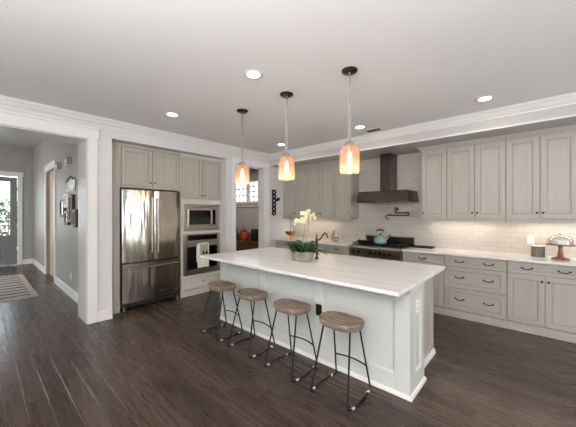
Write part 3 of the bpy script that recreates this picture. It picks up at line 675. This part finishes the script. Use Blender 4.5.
# long dark tray on the counter right of the range
mb = MB().box(-1.64, -1.30, 4.96, 5.16, .914, .922); mb.box(-1.64, -1.30, 4.96, 4.968, .922, .934).box(-1.64, -1.30, 5.152, 5.16, .922, .934).box(-1.308, -1.30, 4.968, 5.152, .922, .934).box(-1.64, -1.632, 4.968, 5.152, .922, .934)
tag(mb.build('tray', 'black', bevel=.002), 'low black tray on the worktop just right of the range', 'tray')

# ------------------------------------------------------------------ worktop objects
def outlet(mp, u, v, name, label, m='plate', w=.07, h=.115, gang=1, slots='slot'):
    c = mp(u, v, 0); t = thing(name, label, 'outlet', c)
    MB().loft(mp, u-w/2*gang, u+w/2*gang, v-h/2, v+h/2, [(0, 0), (0, .003), (.003, .006)]).build('cover_plate', m, t)
    for g in range(gang):
        uu = u+(g-(gang-1)/2)*.046
        mb = MB()
        for dv in (-.022, .022):
            for du in (-.007, .007): mb.loft(mp, uu+du-.002, uu+du+.002, v+dv-.006, v+dv+.006, [(0, .0055), (0, .0072)])
        mb.build('slots', slots, t)
    return t
outlet(fy(YB), -.085, 1.12, 'wall_outlet', 'white wall outlet on the tiles behind the ribbed canister', gang=1, w=.075)
t = thing('canister', 'grey ribbed canister on the worktop below the white outlet', 'canister', (-.01, 5.02, .914))
n = 40; R = []
for z, k in ((0, .98), (.004, 1), (.135, 1), (.14, .98)):
    R.append([Vector((-.01+(.068+.0025*(i%2))*k*math.cos(2*PI*i/n), 5.02+(.068+.0025*(i%2))*k*math.sin(2*PI*i/n), .914+z)) for i in range(n)])
MB().rings(R).build('body', mat('ribbed grey zinc', (128,120,112), .4, .7, vary=10, vscale=(20,20,2)), t)
MB().lathe([(.0, .14), (.072, .14), (.074, .146), (.07, .152), (.0, .155)], (-.01, 5.02, .914), 30).build('lid', 'white_c', t, smooth=True)
# cake stand with dome
cx, cy = .20, 4.88
t = thing('cake_stand', 'turned wooden cake stand with glass dome on the right worktop', 'cake stand', (cx, cy, .914))
MB().lathe([(.0, 0), (.085, 0), (.09, .008), (.075, .02), (.04, .03), (.026, .05), (.03, .075), (.022, .10), (.018, .14), (.024, .165), (.05, .178), (.0, .18)], (cx, cy, .914), 30).build('pedestal', 'wood', t, smooth=True)
MB().lathe([(.0, .178), (.135, .178), (.14, .184), (.138, .192), (.0, .192)], (cx, cy, .914), 36).build('plate', 'wood', t, smooth=True)
MB().lathe([(.118, .193), (.118, .235), (.105, .268), (.075, .292), (.03, .302), (.0, .303), (.0, .300), (.028, .299), (.073, .289), (.102, .266), (.115, .234), (.115, .193)][:12], (cx, cy, .914), 36).build('dome', 'clear', t, smooth=True)
MB().lathe([(.005, .302), (.005, .31), (.014, .32), (.012, .332), (.0, .336)], (cx, cy, .914), 16).build('dome_knob', 'nickel', t, smooth=True)
MB().lathe([(.0, .193), (.08, .193), (.085, .2), (.083, .235), (.06, .245), (.0, .247)], (cx, cy, .914), 30).build('cake', 'white_c', t, smooth=True)
# gold footed bowl
gx, gy = -4.16, 4.72
t = thing('fruit_bowl', 'gold footed bowl with a tall thin stem on the corner worktop', 'bowl', (gx, gy, .914))
MB().lathe([(.0, 0), (.06, 0), (.062, .006), (.02, .014), (.01, .03), (.014, .075), (.0, .076)], (gx, gy, .914), 24).build('foot', 'gold', t, smooth=True)
MB().lathe([(.0, .075), (.04, .078), (.09, .105), (.118, .145), (.128, .175), (.124, .177), (.112, .148), (.085, .112), (.038, .085), (.0, .082)], (gx, gy, .914), 32).build('bowl', 'gold', t, smooth=True)
MB().tube([(gx, gy, .99), (gx, gy, 1.36)], .005, 8).tube([(gx+.016*math.cos(2*PI*k/12), gy, 1.372+.016*math.sin(2*PI*k/12)) for k in range(12)], .003, 6, closed=True).build('stem', 'bronze', t, smooth=True)
for k in range(5):
    a = 2*PI*k/5+.3; mb = MB().ball((gx+.055*math.cos(a), gy+.055*math.sin(a), 1.052), .036, 1.1)
    lm = mb.build('lemon', 'lemon', smooth=True)
    tag(lm, 'pale yellow lemon in the gold footed bowl', 'lemon', 'lemons in the gold bowl')
# glass bottles
def bottle(x, y, prof, name, label, cat, m='pinkglass', capz=None, capr=.015):
    t = thing(name, label, cat, (x, y, .914)); MB().lathe(prof, (x, y, .914), 22).build('body', m, t, smooth=True)
    if capz: MB().lathe([(.0, capz), (capr, capz), (capr, capz+.03), (capr*.6, capz+.035), (.0, capz+.036)], (x, y, .914), 16).build('stopper', 'cream', t, smooth=True)
bottle(-3.17, 4.95, [(.0,0),(.045,0),(.048,.01),(.048,.13),(.03,.17),(.016,.19),(.014,.235),(0,.235)], 'bottle', 'tall pinkish glass bottle on the worktop left of the range', 'bottle', capz=.235)
bottle(-3.06, 4.88, [(.0,0),(.04,0),(.042,.008),(.042,.09),(.03,.11),(0,.112)], 'jar', 'short pinkish glass jar beside the tall glass bottle', 'jar', capz=.112, capr=.028)

# ------------------------------------------------------------------ island
ix0, ix1 = -3.36, -.765
t = thing('kitchen_island', 'pale grey panelled kitchen island with outlets, under the white stone top', 'kitchen island', (-2.1, 2.8, 0))
MB().box(ix0+.02, ix1-.02, 2.33, 2.68, 0, .884).build('knee_wall', 'island', t)
FI = fy(2.31)
mb = MB()
R = lambda a, b, c, d: mb.loft(FI, a, b, c, d, [(0, -.021), (0, -.001), (.001, 0)])
R(ix0, ix0+.09, .0, .884); R(ix1-.115, ix1, 0, .884)
R(ix0+.09, ix1-.115, 0, .155); R(ix0+.09, ix1-.115, .80, .884)
xs = [ix0+.09, -2.50, -1.66, ix1-.115]
for c in xs[1:3]: R(c-.045, c+.045, .155, .80)
mb.build('front_frame', 'island', t)
for i in range(3):
    a = xs[i]+(.045 if i else 0); b = xs[i+1]-(.045 if i < 2 else 0)
    mb = MB(); mb.loft(FI, a, b, .155, .80, [(0, -.02), (0, .005), (.010, .005), (.020, -.008), (.024, -.017)]); mb.build('front_panel', 'island', t)
# right end of the knee wall
FE = fx(ix1)
mb = MB(); R = lambda a, b, c, d: mb.loft(FE, a, b, c, d, [(0, -.021), (0, 0)])
R(2.331, 2.43, 0, .884); R(2.60, 2.68, 0, .884); R(2.43, 2.60, 0, .155); R(2.43, 2.60, .80, .884)
mb.build('end_frame', 'island', t)
MB().loft(FE, 2.43, 2.60, .155, .80, [(0, -.02), (0, .004), (.010, .004), (.018, -.012), (.02, -.015)]).build('end_panel', 'island', t)
mb = MB(); mb.box(ix0, ix0+.02, 2.331, 2.68, 0, .884); mb.build('end_frame', 'island', t)
bx0, bx1 = -3.30, -.85
MB().box(bx0, bx1, 2.68, 3.27, .0, .884).build('cabinet_body', mat('greige island back', (176,172,160), .5, vscale=(40,40,2), col2=(166,162,150)), t)
MB().loft(fx(bx1), 2.69, 3.265, .03, .87, [(0,-.001),(0,.010),(.07,.010),(.075,.002),(.09,.002)]).build('side_panel', 'cab_v', t)
for k in range(4):
    a = bx0+.01+k*.61; b = a+.60; dd = MB().loft(fb(3.27), a, b, .112, .87, [(0,-.001),(0,.02),(.055,.02),(.065,.01),(.07,.01)]).build('door', 'cab_v', t); knob(fb(3.29), b-.04 if k % 2 == 0 else a+.04, .8, dd)
sm = [(0, 0), (.018, 0), (.018, .016), (.012, .03), (0, .034)]
MB().sweep([(ix1, 2.68), (ix1, 2.31), (ix0, 2.31), (ix0, 2.68)][::-1], sm).build('shoe_moulding', 'trim', t)
MB().sweep([(bx1, 2.68), (bx1, 3.27)], [(0, 0), (.03, 0), (.03, .02), (.02, .05), (0, .055)]).build('shoe_moulding', 'trim', t)
top = box(-3.46, -.755, 2.045, 3.40, .884, .914).build('countertop', 'marble', bevel=.004)
tag(top, 'large white veined stone top of the kitchen island', 'countertop')
outlet(FI, -1.655, .515, 'island_outlet', 'dark bronze outlet on the stool side of the island', 'bronze', slots='black')
outlet(fx(ix1-.012), 2.515, .70, 'island_outlet', 'white outlet high on the right end of the island', 'plate')

# planter with orchids
px, py = -2.135, 2.645
t = thing('potted_orchid', 'cream orchids and greenery in a weathered grey oval planter on the island', 'potted plant', (px, py, .914))
ang = -TH*.0+.35
rot = Matrix.Rotation(ang, 3, 'Z')
MB().lathe([(.0, 0), (.125, 0), (.130, .006), (.148, .108), (.153, .112), (.153, .120), (.146, .120), (.138, .102), (.0, .102)], (px, py, .914), 36, 1, .62, rot).build('planter', 'pot', t, smooth=True)
MB().lathe([(.0, .103), (.138, .103), (.13, .110), (.0, .114)], (px, py, .914), 24, 1, .6, rot).build('soil', 'soil', t, smooth=True)
def leaf(mb, base, d, L, wd, lift, droop, n=7):
    d = Vector(d).normalized(); s = Vector((-d.y, d.x, 0)); R = []
    for i in range(n+1):
        f = i/n; p = Vector(base)+d*(L*f)+Vector((0, 0, lift*f-droop*f*f)); wq = wd*math.sin(PI*min(.98, .08+.9*f))**.7
        R.append([p-s*wq, p+Vector((0,0,-.15*wq)), p+s*wq, p+Vector((0,0,-.15*wq+.003))])
    mb.rings(R)
rnd = random.Random(11)
mb = MB()
for k in range(9):
    a = k*2*PI/9+.2; bse = Vector((px, py, 1.035))+rot@Vector((.07*math.cos(a), .035*math.sin(a), 0)); leaf(mb, bse, (math.cos(a), math.sin(a), 0), rnd.uniform(.13, .20), rnd.uniform(.032, .046), rnd.uniform(.10, .20), rnd.uniform(.05, .12))
leaf(mb, (px-.04, py-.01, 1.04), (-.2, -.3, 0), .10, .05, .17, .04); leaf(mb, (px-.03, py, 1.04), (-.9, .4, 0), .10, .048, .16, .04)
mb.build('broad_leaves', 'leaf', t, smooth=True)
mb = MB()
for k in range(150):
    a = rnd.uniform(0, 2*PI); q = rnd.uniform(.02, .14); bse = Vector((px, py, 1.035))+rot@Vector((q*math.cos(a), .55*q*math.sin(a), 0)); leaf(mb, bse, (math.cos(a), math.sin(a), 0), rnd.uniform(.05, .13), rnd.uniform(.008, .018), rnd.uniform(.02, .15), rnd.uniform(.01, .06), 4)
for a, L in ((.2, .22), (.6, .25), (.45, .28), (.75, .24), (.95, .2), (-.3, .18), (.0, .24)): leaf(mb, Vector((px, py, 1.04))+rot@Vector((.10, .0, 0)), (math.cos(a), math.sin(a), 0), L, .017, .07, .10, 8)
o = mb.build('trailing_greenery', 'leaf3', t, smooth=True)
U = Vector((math.cos(TH), math.sin(TH), 0))
stems = [[Vector((px, py, 1.04))+U*a+Vector((0,0,z*1.17)) for a, z in s] for s in ([(.01,0),(.01,.12),(.03,.25),(.028,.33),(-.0,.36),(-.045,.345),(-.085,.30)], [(.04,0),(.045,.15),(.07,.28),(.078,.35),(.06,.40),(.01,.425),(-.03,.41)])]
fl = [[(-.115,.285),(-.09,.315),(-.06,.33),(-.025,.335),(.005,.345),(.0,.30),(-.045,.31)], [(-.045,.405),(-.02,.40),(.0,.42),(.035,.40),(.06,.37),(.09,.385),(.075,.33),(.055,.43),(.1,.345),(.02,.375)]]
for st_, fs in zip(stems, fl):
    spray = MB().tube(st_, .0035, 6).build('flower_stem', 'stem', t, smooth=True)
    mb = MB(); cores = MB()
    for a, z in fs:
        c = Vector((px, py, 1.04))+U*a+U*.028+Vector((0, 0, z+.05))+Vector((rnd.uniform(-.02,.02), rnd.uniform(-.02,.02), 0))
        nrm = Vector((rnd.uniform(-.3,.5), -1, rnd.uniform(-.1,.4))).normalized(); e1 = nrm.orthogonal().normalized(); e2 = nrm.cross(e1)
        for k in range(5):
            an = 2*PI*k/5+rnd.uniform(-.2,.2); d = e1*math.cos(an)+e2*math.sin(an); s = nrm.cross(d); L = .030; wq = .014
            mb.rings([[c+d*.002-s*.002, c+d*.002+s*.002, c+d*.002+s*.001+nrm*.002, c+d*.002-s*.001+nrm*.002], [c+d*L*.6-s*wq, c+d*L*.6+s*wq, c+d*L*.6+s*wq+nrm*.002, c+d*L*.6-s*wq+nrm*.002], [c+d*L-s*.004+nrm*.005, c+d*L+s*.004+nrm*.005, c+d*L+s*.004+nrm*.007, c+d*L-s*.004+nrm*.007]])
        cores.ball(c+nrm*.004, .005, seg=8, n=5)
    q = mb.build('blossoms', 'petal', spray)
    cores.build('blossom_centres', 'stem', spray, smooth=True)
# island faucet
fx_, fy_ = -2.12, 2.91
t = thing('faucet', 'dark bronze bridge faucet on the island behind the orchid', 'faucet', (fx_, fy_, .914))
MB().lathe([(.0, 0), (.03, 0), (.03, .006), (.018, .014), (.014, .03), (.013, .22), (.018, .228), (.018, .25), (.010, .262), (.012, .285), (.006, .31), (.0, .312)], (fx_, fy_, .914), 18).build('column', 'bronze', t, smooth=True)
P = [(a*1.15, z) for a, z in ((0, .24), (.03, .235), (.055, .245), (.08, .28), (.10, .31), (.125, .322), (.148, .305), (.158, .275), (.162, .255))]
D = Vector((.25, 1, 0)).normalized()
MB().tube([Vector((fx_, fy_, .914+z))+D*a for a, z in P], .010, 12).build('spout', 'bronze', t, smooth=True)
MB().cyl(Vector((fx_, fy_, 1.125))-U*.01, Vector((fx_, fy_, 1.13))-U*.075, .007, .010, seg=10).build('handle', 'bronze', t, smooth=True)

# ------------------------------------------------------------------ stools
def make_stool():
    t = thing('bar_stool', '', 'stool', (0, 0, 0), 'backless counter stools along the island')
    # seat: oval, slightly dished tractor shape
    R = []; n = 40
    def sup(a, rx, ry):
        c, s = math.cos(a), math.sin(a); q = 2.5; return rx*math.copysign(abs(c)**(2/q), c), ry*math.copysign(abs(s)**(2/q), s)
    for k, z in ((.0, .553), (.80, .553), (.93, .558), (1.0, .575), (1.01, .592), (.985, .605), (.94, .610), (.86, .606), (.6, .597), (.3, .593), (.0, .592)):
        ring = []
        for i in range(n):
            a = 2*PI*i/n; x, y = sup(a, .190*max(k, .002), .142*max(k, .002)); zz = z+ (.010*(x/.2)**2 if z > .58 else 0)
            ring.append(Vector((x, y, zz)))
        R.append(ring)
    MB().rings(R).build('seat', 'seat', t, smooth=True)
    for s in (-1, 1):
        f = Vector((s*.175, -.165, .012)); b = Vector((s*.185, .165, .012))
        pts = [Vector((s*.125, -.075, .555)), Vector((s*.170, -.190, .06)), Vector((s*.172, -.198, .03)), Vector((s*.176, -.190, .010)), Vector((s*.181, -.16, .008))]
        pts += [Vector((s*(.182-.010*(i+.5)/8+.018*math.sin(PI*(i+.5)/8)), -.16+.31*(i+.5)/8, .008)) for i in range(8)]
        pts += [Vector((s*.172, .15, .008)), Vector((s*.169, .178, .010)), Vector((s*.167, .186, .03)), Vector((s*.164, .180, .06)), Vector((s*.125, .075, .555))]
        fr = MB().tube(pts, .0075, 10).build('leg_frame', 'black', t, smooth=True)
        for y in (-.136, .128):
            xx = s*(.186 if y < 0 else .177); d = .014
            MB().cyl((xx-.003*s, y-d, .0095), (xx+.003*s, y+d, .0095), .0095, seg=12).build('floor_pad', 'felt', fr, smooth=True)
    MB().tube([Vector((s, .155+.035*math.cos(PI*s/.31/1.0)**1 - .018, .215)) for s in [-.150+.300*i/10 for i in range(11)]], .0065, 8).build('footrest', 'black', t, smooth=True)
    MB().box(-.13, .13, -.085, -.065, .548, .555).box(-.13, .13, .065, .085, .548, .555).build('mounting_bar', 'black', t)
    return t
st = make_stool(); st.location = (-1.235, 2.045, 0)
st['label'] = 'backless brown wood stool nearest the right end of the island'
copy_thing(st, (-1.79, 2.045, 0), 'backless brown wood stool in front of the bronze outlet side, second from the right end')
copy_thing(st, (-2.39, 2.06, 0), 'backless brown wood stool second from the oven end of the island')
copy_thing(st, (-2.95, 2.05, 0), 'backless brown wood stool nearest the oven end of the island')

# ------------------------------------------------------------------ pendants
def pendant(x, y, label):
    t = thing('pendant_light', label, 'pendant light', (x, y, ZC), 'amber glass pendants over the island')
    MB().lathe([(.0, ZC), (.072, ZC), (.072, ZC-.010), (.060, ZC-.020), (.018, ZC-.026), (.012, ZC-.045), (.0, ZC-.046)][::-1], (x, y, 0), 28).build('canopy', 'bronze', t, smooth=True)
    mb = MB(); z = ZC-.045; k = 0
    while z > 2.175:
        pts = []
        for i in range(12):
            a = 2*PI*i/12; u_, v_ = .011*math.cos(a), .017*math.sin(a); pts.append((x+(u_ if k % 2 else 0), y+(0 if k % 2 else u_), z-.017+v_))
        mb.tube(pts, .0038, 5, closed=True); z -= .0285; k += 1
    mb.build('chain', 'nickel', t, smooth=True)
    MB().tube([(x+.004*math.sin(i), y+.004*math.cos(i), ZC-.04-.031*i) for i in range(20)], .0015, 5).build('cord', 'nickel', t, smooth=True)
    MB().lathe([(.0, 2.172), (.008, 2.172), (.010, 2.15), (.030, 2.142), (.046, 2.128), (.048, 2.112), (.0, 2.11)], (x, y, 0), 24).build('cap', 'nickel', t, smooth=True)
    MB().lathe([(.045, 2.112), (.070, 2.108), (.085, 2.094), (.090, 2.07), (.090, 1.878), (.087, 1.863), (.078, 1.860), (.080, 1.865), (.0855, 1.880), (.0855, 2.068), (.081, 2.09), (.068, 2.103), (.045, 2.107)], (x, y, 0), 36).build('shade', 'amber', t, smooth=True)
    MB().lathe([(.0, 2.11), (.016, 2.11), (.017, 2.06), (.0, 2.058)], (x, y, 0), 14).build('socket', 'nickel', t, smooth=True)
    MB().lathe([(.0, 2.058), (.010, 2.055), (.019, 2.02), (.021, 1.97), (.016, 1.925), (.0, 1.91)], (x, y, 0), 16).build('bulb', 'bulb', t, smooth=True)
    l = bpy.data.lights.new('pendant_lamp', 'POINT'); l.energy = 2.2; l.color = (1, .84, .68); l.shadow_soft_size = .03
    o = bpy.data.objects.new('pendant_lamp', l); C.objects.link(o); o.parent = t; o.location = (0, 0, 1.885-ZC)
pendant(-1.29, 2.28, 'amber glass pendant on a chain, largest and nearest, at the right end of the island')
pendant(-2.06, 2.27, 'amber glass pendant on a chain, the middle one over the island')
pendant(-2.81, 2.26, 'amber glass pendant on a chain in front of the mud room doorway')

# ------------------------------------------------------------------ recessed lights
def can(x, y, label, p=3):
    t = thing('recessed_light', label, 'ceiling light', (x, y, ZC), 'round recessed ceiling lights')
    MB().lathe([(.062, ZC), (.088, ZC), (.088, ZC-.004), (.082, ZC-.007), (.062, ZC-.004)][::-1], (x, y, 0), 32).build('trim_ring', 'trim', t, smooth=True)
    MB().lathe([(.0, ZC-.001), (.064, ZC-.001), (.064, ZC-.0045), (.0, ZC-.0055)][::-1], (x, y, 0), 28).build('lens', 'lens', t, smooth=True)
    l = bpy.data.lights.new('recessed_lamp', 'AREA'); l.shape = 'DISK'; l.size = .12; l.energy = p; l.color = (1, .93, .84)
    o = bpy.data.objects.new('recessed_lamp', l); C.objects.link(o); o.parent = t; o.location = (0, 0, -.012)
can(-2.0, 1.74, 'recessed ceiling light nearest the camera, large and bright above the stools')
can(-3.61, 1.73, 'recessed ceiling light in front of the refrigerator cabinets')
can(-.46, 3.87, 'recessed ceiling light above the right run of cabinets')
can(-2.02, 3.88, 'recessed ceiling light in front of the range hood, beside the ceiling vent')
can(-3.64, 3.87, 'recessed ceiling light in the corner, behind the middle pendant')
def hall_can(x, y, label):
    t = thing('recessed_light', label, 'ceiling light', (x, y, FZ), 'round recessed ceiling lights')
    l = None
t = thing('ceiling_vent', 'small dark slotted air vent in the ceiling near the beam crown', 'air vent', (-1.93, 4.16, ZC))
MB().box(-2.06, -1.80, 4.09, 4.23, ZC-.006, ZC).build('frame', 'trim', t, bevel=.002)
mb = MB()
for k in range(6): mb.box(-2.04, -1.82, 4.104+k*.02, 4.115+k*.02, ZC-.008, ZC-.005)
mb.build('louvres', 'black', t)

# ------------------------------------------------------------------ small wall things
# black ornament on the wall by the corner cabinet
t = thing('wall_ornament', 'black stacked scroll ornament with a leaf on the wall left of the corner cabinet', 'wall ornament', (XL, 4.58, 1.46))
mb = MB()
for k in range(6):
    z = 1.50+k*.095; pts = [(XL+.012, 4.55+.05*math.cos(a), z+.042*math.sin(a)) for a in [2*PI*i/14 for i in range(14)]]; mb.tube(pts, .020, 6, closed=True)
mb.tube([(XL+.012, 4.51, 1.47), (XL+.012, 4.51, 2.04)], .012, 8); mb.tube([(XL+.012, 4.60, 1.47), (XL+.012, 4.60, 2.04)], .009, 8)
mb.build('scroll_column', 'black', t, smooth=True)
mb = MB(); leaf(mb, (XL+.02, 4.60, 1.78), (0, 1, 0), .16, .045, .06, .0)
R = []
for i in range(9):
    f = i/8; wq = .04*math.sin(PI*f)+.002; y = 4.60+.15*f; z = 1.79+.05*f; R.append([Vector((XL+.008, y, z-wq)), Vector((XL+.02, y, z-wq)), Vector((XL+.02, y, z+wq)), Vector((XL+.008, y, z+wq))])
mb.bm.free(); mb = MB().rings(R); mb.build('leaf_ornament', 'black', t)
# foyer wall: house shaped sign, small box speakers, mirrors
FH = fy(1.14)
def poly(mp, pts, w0, w1): return MB().rings([[mp(u, v, w0) for u, v in pts], [mp(u, v, w1) for u, v in pts]])
t = thing('picture_frame', 'small house shaped metal frame on the foyer wall above the mirrors', 'wall decor', (-6.25, 1.12, 1.90))
pts = [(-6.55, 1.92), (-5.95, 1.90), (-5.95, 2.06), (-6.25, 2.16), (-6.55, 2.08)]
mb = MB(); mb.tube([FH(u, v, .02) for u, v in pts], .016, 6, closed=True); mb.build('frame', 'nickel', t)
poly(FH, [(-6.52, 1.94), (-5.98, 1.92), (-5.98, 2.05), (-6.25, 2.13), (-6.52, 2.06)], .002, .012).build('backing', 'plate', t)
def mirror(u0, u1, v0, v1, label, m='bronze'):
    t = thing('wall_mirror', label, 'mirror', FH((u0+u1)/2, v0, 0), 'narrow framed mirrors on the foyer wall')
    MB().loft(FH, u0, u1, v0, v1, [(0, 0), (0, .045), (.02, .055), (.045, .055), (.055, .03), (.06, .03)]).build('frame', m, t)
    MB().loft(FH, u0+.05, u1-.05, v0+.05, v1-.05, [(0, .028), (0, .036), (.002, .038)]).build('glass', 'mirror', t)
mirror(-7.02, -6.68, 1.42, 1.76, 'dark framed mirror leftmost of the group on the foyer wall')
mirror(-6.62, -6.34, 1.60, 1.86, 'small pale framed mirror high between the others on the foyer wall', 'plate')
mirror(-6.60, -6.30, 1.28, 1.54, 'small dark framed mirror low in the group on the foyer wall')
mirror(-6.24, -5.98, 1.33, 1.82, 'tallest dark framed mirror of the group on the foyer wall')
mirror(-5.92, -5.70, 1.26, 1.56, 'dark framed mirror nearest the opening on the foyer wall')
def chime(u, v, label):
    t = thing('wall_sensor', label, 'wall sensor', FH(u, v, 0), 'boxes high on the foyer wall')
    MB().loft(FH, u-.14, u+.14, v, v+.13, [(0, 0), (0, .06), (.008, .068), (.03, .068), (.034, .06)]).build('housing', 'nickel', t)
    MB().loft(FH, u-.10, u+.10, v+.03, v+.10, [(0, .058), (0, .066)]).build('face', 'plate', t)
chime(-6.38, 2.37, 'small box high on the foyer wall above the house shaped frame')
chime(-7.28, 2.38, 'small box high on the foyer wall at the corner of the tan door casing')
outlet(FH, -6.3, .36, 'wall_outlet', 'white outlet low on the foyer wall')
outlet(fx(-11.3), 1.04, 1.0, 'light_switch', 'small switch plate between the front door casing and foyer corner') if False else None

# rug
t = thing('hall_rug', 'grey streaked runner rug with a tan border on the foyer floor', 'rug', (-8.05, .1, 0))
MB().box(-9.38, -6.70, -.55, .75, 0.0005, .010).build('border', 'rugedge', t, bevel=.003)
MB().box(-9.28, -6.80, -.45, .66, .009, .0125).build('pile_field', 'rug', t)

# mud room furniture
t = thing('sideboard', 'brown wooden sideboard seen through the mud room doorway', 'sideboard', (-6.7, 5.32, 0))
MB().box(-7.7, -5.5, 5.12, 5.58, .08, .66).build('body', 'dkwood', t, bevel=.004)
MB().box(-7.74, -5.46, 5.09, 5.59, .66, .69).build('top', 'dkwood', t, bevel=.004)
for x in (-7.64, -5.56):
    for y in (5.16, 5.54): MB().box(x-.03, x+.03, y-.03, y+.03, 0, .08).build('leg', 'dkwood', t)
for k in range(3): 
    dd = MB().loft(fy(5.12), -7.68+k*.725, -6.97+k*.725, .1, .64, [(0,-.001),(0,.018),(.06,.018),(.07,.008),(.08,.008)]).build('door', 'dkwood', t); knob(fy(5.102), -7.04+k*.725, .4, dd)
def bag(x, w_, h_, d_, m, name, label, cat, y=5.3, handle=True):
    t = thing(name, label, cat, (x, y, .69))
    R = []
    for f, k in ((0, .92), (.06, 1), (.5, 1.04), (.85, .95), (.97, .88), (1, .8)):
        R.append([Vector((x+w_/2*k*math.copysign(abs(math.cos(a))**.6, math.cos(a)), y+d_/2*k*math.copysign(abs(math.sin(a))**.6, math.sin(a)), .69+h_*f)) for a in [2*PI*i/20 for i in range(20)]])
    MB().rings(R).build('body', m, t, smooth=True)
    if handle: MB().tube([(x-w_*.25, y, .69+h_*.96), (x-w_*.22, y, .69+h_+.06), (x, y, .69+h_+.09), (x+w_*.22, y, .69+h_+.06), (x+w_*.25, y, .69+h_*.96)], .010, 8).build('handle', m, t, smooth=True)
bag(-7.02, .26, .36, .2, 'bfab', 'backpack', 'black backpack on the sideboard, leftmost in the doorway', 'bag')
bag(-6.76, .18, .20, .18, 'navy', 'pouch', 'navy blue pouch on the sideboard beside the black backpack', 'bag', handle=False)
bag(-6.55, .18, .30, .2, 'red', 'tote_bag', 'red tote bag on the sideboard in the mud room', 'bag')
bag(-6.32, .20, .26, .2, 'rust', 'handbag', 'rust coloured leather handbag on the sideboard', 'bag', y=5.22)
bag(-6.16, .34, .34, .22, 'bfab', 'duffel_bag', 'black bag on the sideboard at the right side of the doorway', 'bag', y=5.46, handle=False)
